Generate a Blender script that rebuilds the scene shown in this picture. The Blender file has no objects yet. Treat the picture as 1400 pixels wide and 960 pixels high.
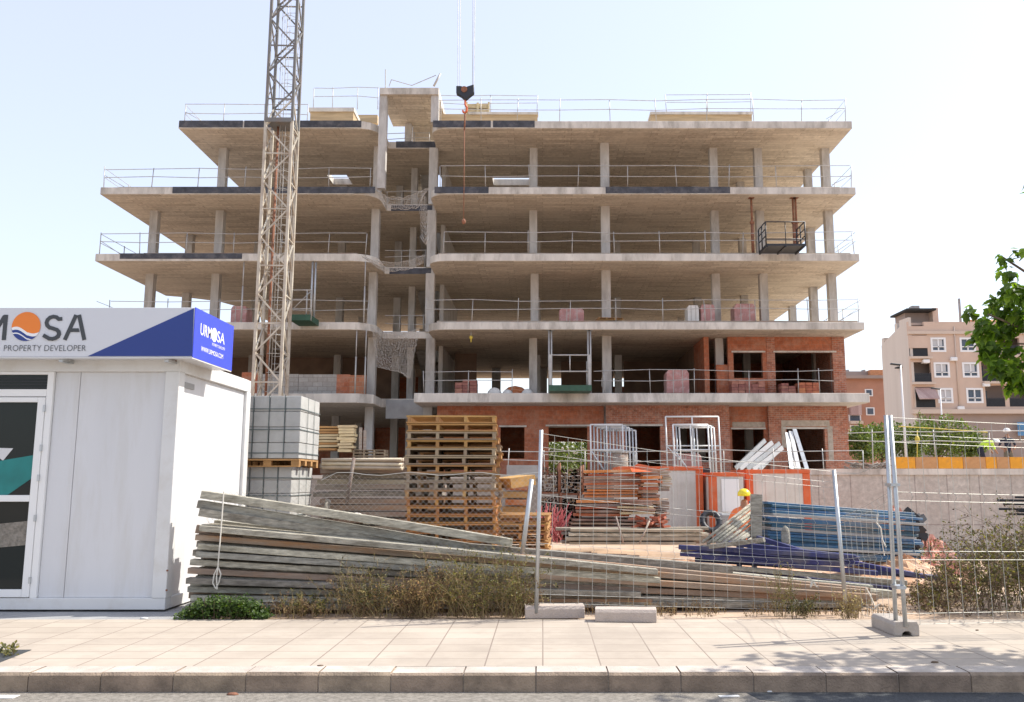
import bpy, bmesh, math, random
from mathutils import Vector, Matrix
from mathutils.geometry import tessellate_polygon
R = math.radians
rnd = random.Random(11)
sc = bpy.context.scene
COL = sc.collection

# ------------------------------------------------------------------ camera, sky, sun, exposure
F = 1193.0
PITCH = R(8.487)
CAMZ = 1.5
cam = bpy.data.objects.new('camera', bpy.data.cameras.new('camera'))
COL.objects.link(cam)
cam.location = (0, 0, CAMZ)
cam.rotation_euler = (R(90) + PITCH, 0, 0)
cam.data.sensor_width = 36
cam.data.lens = 36 * F / 1400
cam.data.shift_x = -42 / 1400
cam.data.clip_start = 0.05
cam.data.clip_end = 3000
sc.camera = cam

SUN_EL, SUN_AZ = R(47), R(17)          # azimuth measured from +X towards +Y
w = bpy.data.worlds.new('World'); sc.world = w; w.use_nodes = True
nt = w.node_tree
sky = nt.nodes.new('ShaderNodeTexSky'); sky.sky_type = 'NISHITA'; sky.sun_disc = False
sky.sun_elevation = SUN_EL; sky.sun_rotation = R(90) - SUN_AZ
sky.air_density = 1.2; sky.dust_density = 1.5; sky.ozone_density = 1.0
bg = nt.nodes['Background']; bg.inputs[1].default_value = 0.15
# thin bright summer haze veils the clear sky
vm = nt.nodes.new('ShaderNodeMix'); vm.data_type = 'RGBA'; vm.inputs[0].default_value = .55
nt.links.new(sky.outputs[0], vm.inputs[6]); vm.inputs[7].default_value = (3.3, 3.25, 3.75, 1)
nt.links.new(vm.outputs[2], bg.inputs[0])
sl = bpy.data.lights.new('sun', 'SUN'); sl.energy = 3.2; sl.angle = R(0.6); sl.color = (1.0, 0.95, 0.86)
so = bpy.data.objects.new('sun', sl); COL.objects.link(so)
sd = Vector((math.cos(SUN_EL) * math.cos(SUN_AZ), math.cos(SUN_EL) * math.sin(SUN_AZ), math.sin(SUN_EL)))
so.rotation_euler = (-sd).to_track_quat('-Z', 'Y').to_euler()
sc.view_settings.view_transform = 'Standard'
sc.view_settings.look = 'None'
sc.view_settings.exposure = 1.0
sc.view_settings.gamma = 1
sc.cycles.max_bounces = 8
sc.cycles.diffuse_bounces = 5
sc.cycles.use_denoising = True

def at(px, py, Y):
    x = (px - 742) / F; y = -(py - 480) / F
    dy = math.cos(PITCH) - y * math.sin(PITCH); dz = math.sin(PITCH) + y * math.cos(PITCH)
    return Vector((x / dy * Y, Y, CAMZ + dz / dy * Y))
def X(px, py, Y): return at(px, py, Y).x
def Z(py, Y): return at(742, py, Y).z
def gp(px, py, z=0.0):
    a = at(px, py, 1.0)
    k = (z - CAMZ) / (a.z - CAMZ)
    return Vector((a.x * k, k, z))

# ------------------------------------------------------------------ object helpers
def tag(o, label=None, cat=None, group=None, kind=None):
    if label: o['label'] = label
    if cat: o['category'] = cat
    if group: o['group'] = group
    if kind: o['kind'] = kind
    elif cat: o['kind'] = 'thing'
    return o
def thing(name, label, cat, loc=(0, 0, 0), group=None):
    o = bpy.data.objects.new(name, None); COL.objects.link(o)
    o.location = loc; o.empty_display_size = 0.2
    return tag(o, label, cat, group)
def base_of(o):
    v = Vector((0, 0, 0))
    while o is not None:
        v += o.location; o = o.parent
    return v
def copy_tree(o, parent=None):
    c = o.copy(); COL.objects.link(c); c.parent = parent
    for ch in list(o.children): copy_tree(ch, c)
    return c

class MB:
    def __init__(s): s.v = []; s.f = []; s.m = []; s.sm = []
    def add(s, vs, fs, m=0, smooth=False):
        b = len(s.v); s.v += [Vector(v) for v in vs]
        for f in fs:
            s.f.append([b + i for i in f]); s.m.append(m); s.sm.append(smooth)
        return s
    def box(s, x0, x1, y0, y1, z0, z1, m=0):
        vs = [(x0, y0, z0), (x1, y0, z0), (x1, y1, z0), (x0, y1, z0), (x0, y0, z1), (x1, y0, z1), (x1, y1, z1), (x0, y1, z1)]
        return s.add(vs, [(0, 3, 2, 1), (4, 5, 6, 7), (0, 1, 5, 4), (1, 2, 6, 5), (2, 3, 7, 6), (3, 0, 4, 7)], m)
    def obox(s, c, size, rot=Matrix.Identity(3), m=0):
        c = Vector(c); h = Vector(size) / 2
        vs = [c + rot @ Vector((sx * h.x, sy * h.y, sz * h.z)) for sz in (-1, 1) for sx, sy in ((-1, -1), (1, -1), (1, 1), (-1, 1))]
        return s.add(vs, [(0, 3, 2, 1), (4, 5, 6, 7), (0, 1, 5, 4), (1, 2, 6, 5), (2, 3, 7, 6), (3, 0, 4, 7)], m)
    def bar(s, p, q, wd, ht, m=0, up=(0, 0, 1)):
        p = Vector(p); q = Vector(q); d = (q - p); L = d.length
        if L < 1e-6: return s
        d.normalize(); u = Vector(up)
        if abs(d.dot(u)) > .99: u = Vector((0, 1, 0))
        r = d.cross(u).normalized(); u = r.cross(d)
        rot = Matrix((d, r, u)).transposed()
        return s.obox((p + q) / 2, (L, wd, ht), rot, m)
    def tube(s, p, q, r, n=6, r2=None, m=0, cap=True, smooth=True):
        p = Vector(p); q = Vector(q); d = (q - p)
        if d.length < 1e-6: return s
        d.normalize(); r2 = r if r2 is None else r2
        u = Vector((0, 0, 1)) if abs(d.z) < .95 else Vector((1, 0, 0))
        a = d.cross(u).normalized(); b = d.cross(a)
        vs = []
        for k in range(n):
            t = 2 * math.pi * k / n; o = a * math.cos(t) + b * math.sin(t)
            vs += [p + o * r, q + o * r2]
        fs = [(2 * k, 2 * k + 1, (2 * k + 3) % (2 * n), (2 * k + 2) % (2 * n)) for k in range(n)]
        s.add(vs, fs, m, smooth and n > 4)
        if cap:
            s.f.append([len(s.v) - 2 * n + 2 * k for k in range(n)]); s.m.append(m); s.sm.append(False)
            s.f.append([len(s.v) - 2 * n + 2 * k + 1 for k in reversed(range(n))]); s.m.append(m); s.sm.append(False)
        return s
    def path(s, pts, r, n=5, m=0):
        for a, b in zip(pts[:-1], pts[1:]): s.tube(a, b, r, n, m=m, cap=False)
        return s
    def prism(s, loops, z0, z1, ms=0, mtop=0, mbot=0):
        """horizontal slab from XY loops (first outer, others holes)"""
        flat = [Vector((x, y, 0)) for l in loops for x, y in l]
        tris = tessellate_polygon([[Vector((x, y, 0)) for x, y in l] for l in loops])
        n = len(flat)
        vs = [(v.x, v.y, z0) for v in flat] + [(v.x, v.y, z1) for v in flat]
        def up(t):
            a, b, c = (flat[i] for i in t); return (b - a).cross(c - a).z > 0
        s.add(vs, [(t if not up(t) else tuple(reversed(t))) for t in tris], mbot)
        b0 = len(s.v) - 2 * n
        for t in tris:
            s.f.append([b0 + n + i for i in (t if up(t) else tuple(reversed(t)))]); s.m.append(mtop); s.sm.append(False)
        k = 0
        for l in loops:
            L = len(l)
            for i in range(L):
                a, b = k + i, k + (i + 1) % L
                s.f.append([b0 + a, b0 + b, b0 + n + b, b0 + n + a]); s.m.append(ms); s.sm.append(False)
            k += L
        return s
    def xz(s, loop, y0, y1, m=0, loops=None):
        """plate upright, outline in XZ, from depth y0 to y1"""
        ls = [loop] if loops is None else loops
        flat = [p for l in ls for p in l]
        tris = tessellate_polygon([[Vector((x, z, 0)) for x, z in l] for l in ls])
        n = len(flat)
        vs = [(x, y0, z) for x, z in flat] + [(x, y1, z) for x, z in flat]
        s.add(vs, [tuple(t) for t in tris] + [tuple(n + i for i in reversed(t)) for t in tris], m)
        b0 = len(s.v) - 2 * n; k = 0
        for l in ls:
            L = len(l)
            for i in range(L):
                a, b = k + i, k + (i + 1) % L
                s.f.append([b0 + a, b0 + b, b0 + n + b, b0 + n + a]); s.m.append(m); s.sm.append(False)
            k += L
        return s
    def ball(s, c, rx, ry, rz, n=8, k=6, m=0, z0=-1.0):
        c = Vector(c); vs = []; fs = []
        for j in range(k + 1):
            t = -math.pi / 2 + math.pi * j / k
            zz = max(math.sin(t), z0)
            for i in range(n):
                a = 2 * math.pi * i / n
                vs.append(c + Vector((rx * math.cos(t) * math.cos(a), ry * math.cos(t) * math.sin(a), rz * zz)))
        for j in range(k):
            for i in range(n):
                fs.append((j * n + i, j * n + (i + 1) % n, (j + 1) * n + (i + 1) % n, (j + 1) * n + i))
        return s.add(vs, fs, m, True)
    def build(s, name, mats, parent=None, bevel=0, label=None, fix=True):
        me = bpy.data.meshes.new(name)
        org = base_of(parent) if parent is not None else None
        if org is None:
            if s.v:
                lo = Vector([min(v[i] for v in s.v) for i in range(3)]); hi = Vector([max(v[i] for v in s.v) for i in range(3)])
                org = Vector(((lo.x + hi.x) / 2, (lo.y + hi.y) / 2, lo.z))
            else: org = Vector((0, 0, 0))
        me.from_pydata([v - org for v in s.v], [], s.f)
        if not isinstance(mats, (list, tuple)): mats = [mats]
        for m in mats: me.materials.append(m)
        me.polygons.foreach_set('material_index', s.m)
        me.polygons.foreach_set('use_smooth', s.sm)
        if fix:
            bm = bmesh.new(); bm.from_mesh(me)
            bmesh.ops.recalc_face_normals(bm, faces=bm.faces)
            bm.to_mesh(me); bm.free()
        me.update()
        o = bpy.data.objects.new(name, me); COL.objects.link(o)
        if parent is not None: o.parent = parent
        else: o.location = org
        if bevel:
            b = o.modifiers.new('bevel', 'BEVEL'); b.width = bevel; b.segments = 1; b.limit_method = 'ANGLE'; b.angle_limit = R(50)
        if label: o['label'] = label
        return o
def top(o, label, cat, group=None, kind=None): return tag(o, label, cat, group, kind)

# ------------------------------------------------------------------ materials
def _new(name):
    m = bpy.data.materials.new(name); m.use_nodes = True
    return m, m.node_tree, m.node_tree.nodes['Principled BSDF']
def N(nt, t, **kw):
    n = nt.nodes.new(t)
    for k, v in kw.items(): setattr(n, k, v)
    return n
def ramp(nt, fac, stops):
    r = nt.nodes.new('ShaderNodeValToRGB'); nt.links.new(fac, r.inputs[0])
    while len(r.color_ramp.elements) > 1: r.color_ramp.elements.remove(r.color_ramp.elements[-1])
    e = r.color_ramp.elements[0]; e.position = stops[0][0]; e.color = (*stops[0][1], 1)
    for p, c in stops[1:]:
        e = r.color_ramp.elements.new(p); e.color = (*c, 1)
    return r.outputs[0]
def mixc(nt, fac, a, b, mode='MIX'):
    n = nt.nodes.new('ShaderNodeMix'); n.data_type = 'RGBA'; n.blend_type = mode
    for i, v in ((0, fac), (6, a), (7, b)):
        if isinstance(v, (int, float)): n.inputs[i].default_value = v
        elif isinstance(v, tuple): n.inputs[i].default_value = (*v, 1)
        else: nt.links.new(v, n.inputs[i])
    return n.outputs[2]
def cm(c, k): return tuple(min(1, x * k) for x in c)
def coords(nt, wall=False, stretch=(1, 1, 1), world=False):
    if world:
        g = nt.nodes.new('ShaderNodeNewGeometry'); src = g.outputs['Position']
    else:
        tc = nt.nodes.new('ShaderNodeTexCoord'); src = tc.outputs['Object']
    if wall:
        sx = nt.nodes.new('ShaderNodeSeparateXYZ'); nt.links.new(src, sx.inputs[0])
        ad = N(nt, 'ShaderNodeMath', operation='ADD'); nt.links.new(sx.outputs[0], ad.inputs[0]); nt.links.new(sx.outputs[1], ad.inputs[1])
        cb = nt.nodes.new('ShaderNodeCombineXYZ'); nt.links.new(ad.outputs[0], cb.inputs[0]); nt.links.new(sx.outputs[2], cb.inputs[1])
        src = cb.outputs[0]
    mp = nt.nodes.new('ShaderNodeMapping'); nt.links.new(src, mp.inputs[0]); mp.inputs['Scale'].default_value = stretch
    return mp.outputs[0]
def noise(nt, vec, scale, detail=4, rough=.55):
    n = nt.nodes.new('ShaderNodeTexNoise'); nt.links.new(vec, n.inputs['Vector'])
    n.inputs['Scale'].default_value = scale; n.inputs['Detail'].default_value = detail; n.inputs['Roughness'].default_value = rough
    return n.outputs['Fac']
def bumpn(nt, b, h, strength, dist=.02):
    n = nt.nodes.new('ShaderNodeBump'); n.inputs['Strength'].default_value = strength; n.inputs['Distance'].default_value = dist
    nt.links.new(h, n.inputs['Height']); nt.links.new(n.outputs[0], b.inputs['Normal'])
def mat(name, col, rough=.8, var=.15, scale=3, bump=.25, bscale=40, metal=0, rand=0, stretch=(1, 1, 1), dirt=None, dscale=1.2, damt=.5, island=0, world=False):
    m, nt, b = _new(name)
    v = coords(nt, stretch=stretch, world=world)
    n1 = noise(nt, v, scale, 6)
    c = ramp(nt, n1, [(.3, cm(col, 1 - var)), (.7, cm(col, 1 + var))])
    if dirt:
        n2 = noise(nt, v, dscale, 8, .65)
        f = ramp(nt, n2, [(.48, (0, 0, 0)), (.66, (damt,) * 3)])
        c = mixc(nt, f, c, dirt)
    if rand or island:
        h = nt.nodes.new('ShaderNodeHueSaturation'); nt.links.new(c, h.inputs['Color'])
        if island:
            oi = nt.nodes.new('ShaderNodeNewGeometry'); src = oi.outputs['Random Per Island']; amt = island
        else:
            oi = nt.nodes.new('ShaderNodeObjectInfo'); src = oi.outputs['Random']; amt = rand
        mr = nt.nodes.new('ShaderNodeMapRange'); nt.links.new(src, mr.inputs[0])
        mr.inputs[3].default_value = 1 - amt; mr.inputs[4].default_value = 1 + amt
        nt.links.new(mr.outputs[0], h.inputs['Value'])
        m2 = nt.nodes.new('ShaderNodeMapRange'); nt.links.new(src, m2.inputs[0])
        m2.inputs[3].default_value = .5 - amt * .04; m2.inputs[4].default_value = .5 + amt * .05
        nt.links.new(m2.outputs[0], h.inputs['Hue'])
        c = h.outputs[0]
    nt.links.new(c, b.inputs['Base Color'])
    b.inputs['Roughness'].default_value = rough; b.inputs['Metallic'].default_value = metal
    if bump: bumpn(nt, b, noise(nt, v, bscale, 5), bump)
    return m
def brick(name, c1, c2, mortar, bw, bh, ms=.012, wall=True, rough=.9, off=.5, bump=.4, stain=None, samt=.5, sscale=1.0, var=.12, world=True, shift=(0, 0)):
    m, nt, b = _new(name)
    v = coords(nt, wall=wall, world=world)
    if shift != (0, 0):
        v.node.inputs['Location'].default_value = (shift[0], shift[1], 0)
    bt = nt.nodes.new('ShaderNodeTexBrick'); nt.links.new(v, bt.inputs['Vector']); bt.offset = off
    bt.inputs['Color1'].default_value = (*c1, 1); bt.inputs['Color2'].default_value = (*c2, 1); bt.inputs['Mortar'].default_value = (*mortar, 1)
    bt.inputs['Scale'].default_value = 1; bt.inputs['Brick Width'].default_value = bw; bt.inputs['Row Height'].default_value = bh
    bt.inputs['Mortar Size'].default_value = ms; bt.inputs['Mortar Smooth'].default_value = .2; bt.inputs['Bias'].default_value = 0
    n1 = noise(nt, v, 6, 8, .7)
    c = mixc(nt, 1.0, bt.outputs['Color'], ramp(nt, n1, [(.25, (1 - var * 2,) * 3), (.75, (1 + var,) * 3)]), 'MULTIPLY')
    if stain:
        n2 = noise(nt, v, sscale, 8, .7)
        c = mixc(nt, ramp(nt, n2, [(.46, (0, 0, 0)), (.68, (samt,) * 3)]), c, stain)
    nt.links.new(c, b.inputs['Base Color']); b.inputs['Roughness'].default_value = rough
    inv = N(nt, 'ShaderNodeMath', operation='MULTIPLY_ADD'); nt.links.new(bt.outputs['Fac'], inv.inputs[0]); inv.inputs[1].default_value = -1
    nn = noise(nt, v, 30, 4); nt.links.new(nn, inv.inputs[2])
    bumpn(nt, b, inv.outputs[0], bump, .01)
    return m
def leafmat(name, col, var=.4, trans=.35):
    m, nt, b = _new(name)
    g = nt.nodes.new('ShaderNodeNewGeometry')
    c = ramp(nt, g.outputs['Random Per Island'], [(0, cm(col, 1 - var)), (.6, col), (1, (min(1, col[0] * (1.5 + var)), col[1] * (1.2 + var), col[2] * 1.05))])
    nt.links.new(c, b.inputs['Base Color']); b.inputs['Roughness'].default_value = .55
    t = nt.nodes.new('ShaderNodeBsdfTranslucent'); nt.links.new(mixc(nt, 1.0, c, (1.5, 1.7, .6), 'MULTIPLY'), t.inputs[0])
    mx = nt.nodes.new('ShaderNodeMixShader'); mx.inputs[0].default_value = trans
    nt.links.new(b.outputs[0], mx.inputs[1]); nt.links.new(t.outputs[0], mx.inputs[2])
    nt.links.new(mx.outputs[0], nt.nodes['Material Output'].inputs[0])
    return m
def glassmat(name, tint=(.02, .025, .025)):
    m, nt, b = _new(name)
    b.inputs['Base Color'].default_value = (*tint, 1); b.inputs['Roughness'].default_value = .06; b.inputs['Specular IOR Level'].default_value = .22
    return m

M = {}
M['conc'] = mat('concrete', (.60, .56, .50), .9, .2, 1.7, .4, 35, dirt=(.25, .22, .185), dscale=1.5, damt=.7, stretch=(1, 1, .3))
M['column'] = mat('column concrete', (.50, .48, .45), .9, .14, 2.5, .4, 30, dirt=(.25, .22, .19), dscale=1.6, damt=.55, stretch=(1.5, 1.5, .4))
M['floorshade'] = mat('shade dark dusty slab top', (.20, .155, .12), .95, .3, 1.1, .4, 20, dirt=(.34, .22, .14), dscale=.6, damt=.5)  # first-storey floor coloured darker so the interior reads as shaded
M['floor'] = mat('slab top', (.62, .54, .44), .95, .2, 1.1, .4, 20, dirt=(.5, .33, .2), dscale=.6, damt=.5)
M['soffit'] = brick('boarded soffit concrete', (.68, .60, .49), (.49, .42, .335), (.40, .335, .26), 1.3, .27, .016, wall=False, off=.23, bump=.5, stain=(.60, .53, .43), samt=.75, sscale=.4, var=.20)
M['black'] = mat('black rubber', (.03, .03, .033), .6, .2, 3, .2)
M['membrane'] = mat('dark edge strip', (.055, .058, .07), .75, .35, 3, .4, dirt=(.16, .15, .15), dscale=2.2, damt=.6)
M['brick'] = brick('red hollow brick', (.50, .165, .08), (.41, .13, .065), (.40, .20, .13), .32, .20, .008, stain=(.50, .31, .22), samt=.55, sscale=1.4, var=.22)
M['rbrick'] = brick('red facing brick', (.52, .185, .10), (.36, .115, .065), (.46, .32, .25), .24, .085, .009, stain=(.52, .36, .28), samt=.55, sscale=2.2, var=.28)
M['block'] = brick('grey block wall', (.45, .43, .40), (.37, .35, .32), (.28, .25, .23), .42, .20, .010, stain=(.3, .27, .24), samt=.4)
M['greywall'] = mat('grey render', (.33, .33, .325), .9, .15, 2, .3)
M['mortar'] = mat('mortar band', (.44, .37, .30), .95, .25, 6, .6)
M['galv'] = mat('galvanised steel', (.50, .52, .53), .42, .14, 6, .1, metal=.65)
M['rail'] = mat('rail steel', (.44, .43, .41), .5, .2, 4, .1, metal=.35)
M['wire'] = mat('fence wire', (.42, .42, .39), .5, .1, 4, 0, metal=.4)
M['crane'] = mat('crane yellow white paint', (.50, .46, .385), .6, .18, 1.5, .1, dirt=(.26, .16, .10), dscale=1.2, damt=.6)
M['cranegrey'] = mat('crane grey paint', (.17, .17, .165), .6, .18, 1.5, .1, dirt=(.22, .14, .09), dscale=1.4, damt=.4)
M['rust'] = mat('rusty steel', (.24, .105, .06), .85, .35, 8, .4)
M['cabin'] = mat('white painted panel', (.64, .645, .66), .45, .03, 1.2, .02, dirt=(.52, .50, .46), dscale=3.2, damt=.35, stretch=(1.5, 1.5, .22))
M['cabinframe'] = mat('white steel frame', (.66, .66, .65), .45, .04, 1, .02, dirt=(.5, .46, .4), dscale=2.4, damt=.4)
M['alu'] = mat('white aluminium', (.80, .80, .79), .35, .02, 1, 0)
M['glass'] = glassmat('dark glass')
M['dark'] = mat('dark interior', (.03, .03, .03), .9, .2, 1, 0)
M['teal'] = mat('teal poster', (.01, .20, .19), .5, .2, 3, 0)
M['signwhite'] = mat('sign white', (.63, .64, .67), .35, .01, 1, 0)
M['signblue'] = mat('sign blue', (.012, .038, .22), .35, .03, 1, 0)
M['signblue2'] = mat('sign side blue', (.055, .085, .60), .35, .03, 1, 0)
M['inkgrey'] = mat('sign dark grey', (.045, .05, .055), .4, .02, 1, 0)
M['orange'] = mat('logo orange', (.80, .21, .02), .4, .1, .8, 0)
M['white'] = mat('logo white', (.85, .85, .85), .4, .01, 1, 0)
M['wood'] = mat('pallet wood', (.43, .235, .09), .85, .22, 3, .5, 60, rand=.22, stretch=(1, 6, 6))
M['woodgrey'] = mat('weathered pallet wood', (.36, .275, .185), .9, .25, 3, .5, 60, rand=.2, stretch=(1, 6, 6), dirt=(.20, .15, .10), dscale=3, damt=.6)
M['woodorange'] = mat('orange pallet wood', (.46, .20, .055), .85, .22, 3, .5, 60, rand=.2, stretch=(1, 6, 6))
M['woodnew'] = mat('pale timber', (.60, .49, .29), .85, .18, 3, .4, 60, rand=.12, stretch=(1, 6, 6))
M['woodold'] = mat('weathered timber', (.33, .28, .235), .9, .25, 2.5, .5, 50, rand=.3, stretch=(1, 6, 6), dirt=(.34, .17, .12), dscale=2, damt=.5)
M['board'] = mat('grey form board', (.41, .375, .305), .9, .4, 9, .9, 40, rand=.34, stretch=(.8, 4, 4), dirt=(.17, .145, .11), dscale=2.6, damt=.85)
M['boardgrey'] = mat('blue grey form board', (.40, .385, .325), .88, .35, 9, .9, 40, rand=.14, stretch=(.8, 4, 4), dirt=(.20, .17, .13), dscale=2.4, damt=.8)
M['boardrust'] = mat('reddish form board', (.30, .22, .165), .85, .3, 2.5, .6, 40, rand=.15, stretch=(.8, 5, 5), dirt=(.36, .16, .07), dscale=1.8, damt=.7)
M['boardside'] = mat('hollow shadow', (.05, .045, .035), .9, .2, 2, 0)
M['cblock'] = mat('concrete block', (.40, .40, .385), .95, .10, 5, .5, 60, island=.07)
M['strap'] = mat('dark strap', (.10, .125, .125), .6, .1, 2, 0)
M['blue'] = mat('blue steel panel', (.03, .12, .22), .55, .35, 2.0, .2, dirt=(.20, .21, .20), dscale=3, damt=.7, rand=.4)
M['blue2'] = mat('indigo beam', (.03, .035, .13), .55, .3, 2.0, .2, dirt=(.16, .15, .17), dscale=3, damt=.7, rand=.3)
M['tan'] = mat('ply edge', (.33, .29, .22), .85, .25, 3, .3, rand=.2)
M['redorange'] = mat('orange container paint', (.62, .11, .025), .5, .12, 2, .05, dirt=(.45, .3, .2), dscale=3, damt=.3)
M['hut'] = mat('container white', (.60, .58, .53), .5, .06, 1.5, .05, dirt=(.42, .38, .32), dscale=1.8, damt=.4)
M['orangewood'] = mat('orange formwork board', (.48, .14, .045), .8, .3, 3, .3, rand=.3, dirt=(.40, .30, .22), dscale=3, damt=.7, stretch=(1, 4, 4))
M['brownwood'] = mat('brown formwork board', (.34, .20, .13), .85, .3, 3, .3, rand=.3, dirt=(.42, .36, .3), dscale=3, damt=.6, stretch=(1, 4, 4))
M['pinkbrick'] = mat('wrapped bricks', (.46, .22, .20), .45, .2, 4, .4, dirt=(.6, .5, .48), dscale=3.5, damt=.6)
M['brickloose'] = brick('stacked hollow bricks', (.50, .17, .09), (.40, .13, .08), (.14, .05, .03), .24, .12, .012, off=0)
M['pinkrebar'] = mat('red painted bars', (.50, .13, .13), .7, .2, 4, 0)
M['netting'] = mat('safety net cord', (.50, .47, .43), .8, .1, 4, 0)
M['green'] = mat('green steel', (.03, .09, .055), .55, .2, 3, .1)
M['blackmetal'] = mat('black steel', (.022, .024, .03), .5, .2, 3, .05)
M['formyellow'] = mat('yellow formwork panel', (.80, .36, .02), .6, .15, 2, .1, dirt=(.30, .16, .07), dscale=1.6, damt=.85)
M['formtan'] = mat('brown formwork panel', (.55, .30, .13), .7, .2, 2, .1, dirt=(.36, .16, .05), dscale=1.4, damt=.9)
M['retain'] = brick('retaining wall concrete', (.57, .53, .475), (.52, .48, .43), (.36, .32, .29), 1.13, 7.3, .022, off=0, bump=.5, stain=(.40, .35, .31), samt=.6, sscale=.8, var=.2)
M['foot'] = mat('cast concrete', (.42, .375, .33), .95, .12, 7, .6, 70, dirt=(.30, .27, .25), dscale=4, damt=.4)
M['footpink'] = mat('pinkish cast concrete', (.50, .42, .36), .95, .10, 7, .6, 70, dirt=(.33, .28, .26), dscale=4, damt=.4)
M['rope'] = mat('pale strap', (.70, .66, .58), .8, .1, 4, 0)
M['bag'] = mat('white bag', (.72, .70, .66), .7, .08, 4, .3, 12)
M['sand'] = mat('orange sand', (.58, .34, .20), .97, .2, 3, .8, 30, dirt=(.62, .50, .40), dscale=2, damt=.7)
M['debris'] = mat('pink rubble', (.55, .27, .20), .95, .25, 5, .8, 25, dirt=(.60, .48, .42), dscale=3, damt=.7)
M['yellowpaint'] = mat('yellow tape', (.55, .42, .06), .6, .1, 2, 0)
M['facade'] = mat('salmon render', (.60, .455, .36), .9, .05, .6, .1, dirt=(.53, .38, .29), dscale=.25, damt=.4)
M['facade2'] = mat('pink brick render', (.44, .23, .155), .9, .1, .6, .1)
M['sidewall'] = mat('cream render', (.62, .55, .48), .9, .05, .6, .1, dirt=(.50, .42, .36), dscale=.4, damt=.4, stretch=(1, 1, .1))
M['trim'] = mat('cream band', (.60, .49, .40), .8, .04, 1, 0)
M['taupe'] = mat('taupe ground storey', (.34, .27, .235), .9, .06, .5, 0)
M['tile'] = mat('roof tile', (.55, .25, .12), .9, .2, 5, .2)
M['winglass'] = glassmat('window glass', (.10, .13, .17))
M['winlight'] = mat('pale blind', (.52, .52, .52), .7, .05, 1, 0)
M['awning'] = brick('striped awning', (.56, .42, .38), (.40, .27, .25), (.45, .33, .3), .5, 50, .01, off=0)
M['bark'] = mat('bark', (.17, .12, .08), .9, .3, 8, .6)
M['leaf'] = leafmat('broad leaves', (.11, .185, .028), .5, .55)
M['bushleaf'] = leafmat('bush leaves', (.055, .10, .018), .4, .3)
M['fargreen'] = leafmat('far leaves', (.10, .14, .035), .35, .3)
M['drygrass'] = mat('dry weed', (.26, .18, .09), .9, .2, 4, 0, island=.5)
M["weedgreen"] = leafmat("weed leaves", (.13, .125, .04), .6, .25)
M['weeddark'] = leafmat('bramble leaves', (.085, .085, .035), .6, .2)
M['skin'] = mat('skin', (.34, .17, .10), .6, .05, 4, 0)
M['hivis'] = mat('yellow vest', (.55, .80, .05), .7, .05, 4, 0)
M['navy'] = mat('dark shirt', (.02, .022, .04), .85, .1, 4, 0)
M['khaki'] = mat('khaki trousers', (.15, .12, .085), .9, .1, 4, 0)
M['helmy'] = mat('yellow helmet', (.80, .65, .03), .3, .02, 4, 0)
M['helmw'] = mat('white helmet', (.80, .80, .80), .3, .02, 4, 0)
M['hivisorange'] = mat('orange vest', (.80, .20, .06), .7, .05, 4, 0)
M['earth'] = mat('earth', (.44, .31, .21), .97, .22, .8, 1.0, 9, dirt=(.58, .47, .37), dscale=.5, damt=.7)
M['asphalt'] = mat('asphalt', (.25, .225, .19), .92, .35, 30, .8, 130, dirt=(.40, .36, .31), dscale=14, damt=.55)
M['shadowsoil'] = mat('dark road shadow and pit soil', (.06, .065, .07), .85, .3, 50, .7, 160)  # serves the painted road shadow and the soil of the tree pit
M['roadpaint'] = mat('road paint', (.62, .62, .60), .8, .12, 20, .3)
M['sidebrick'] = None
# ------------------------------------------------------------------ ground, pavement, road
KY = gp(742, 920)[1]          # kerb face
SY = gp(742, 847)[1]          # back edge of the pavement
def sstep(a, b, x):
    t = max(0, min(1, (x - a) / (b - a))); return t * t * (3 - 2 * t)
def ground_z(x, y):
    if y < SY + .02: return -.24
    s = sstep(SY + 1.5, 20, y)
    z = -.025 - .27 * s - .85 * s * sstep(5.5, 10, x)
    z += .05 * math.sin(x * 1.7 + y * .9) * math.sin(y * 1.3 - x * .4) * sstep(SY + .4, SY + 2.5, y)
    hi = max(sstep(56, 66, y), sstep(49, 56, x) * sstep(22, 30, y), sstep(-24, -30, x) * 0)
    return z * (1 - hi) + 1.6 * hi
xs = [-900, -300, -120, -60, -40, -30] + [-24 + .6 * i for i in range(0, 101)] + [40, 48, 50, 53, 56, 60, 80, 140, 300, 900]
ys = [-200, -60, -20, 0, 4, SY - .3, SY + .01, SY + .03] + [SY + .3 + .45 * i for i in range(0, 62)] + [40, 45, 50, 56, 58, 60, 62, 64, 66, 70, 90, 150, 300, 700, 1500]
g = MB()
for y in ys:
    for x in xs: g.v.append(Vector((x, y, ground_z(x, y))))
nx = len(xs)
for j in range(len(ys) - 1):
    for i in range(nx - 1):
        g.f.append([j * nx + i, j * nx + i + 1, (j + 1) * nx + i + 1, (j + 1) * nx + i]); g.m.append(0); g.sm.append(True)
tag(g.build('ground', M['earth']), 'pale orange bare earth of the building site', kind='structure')

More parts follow.
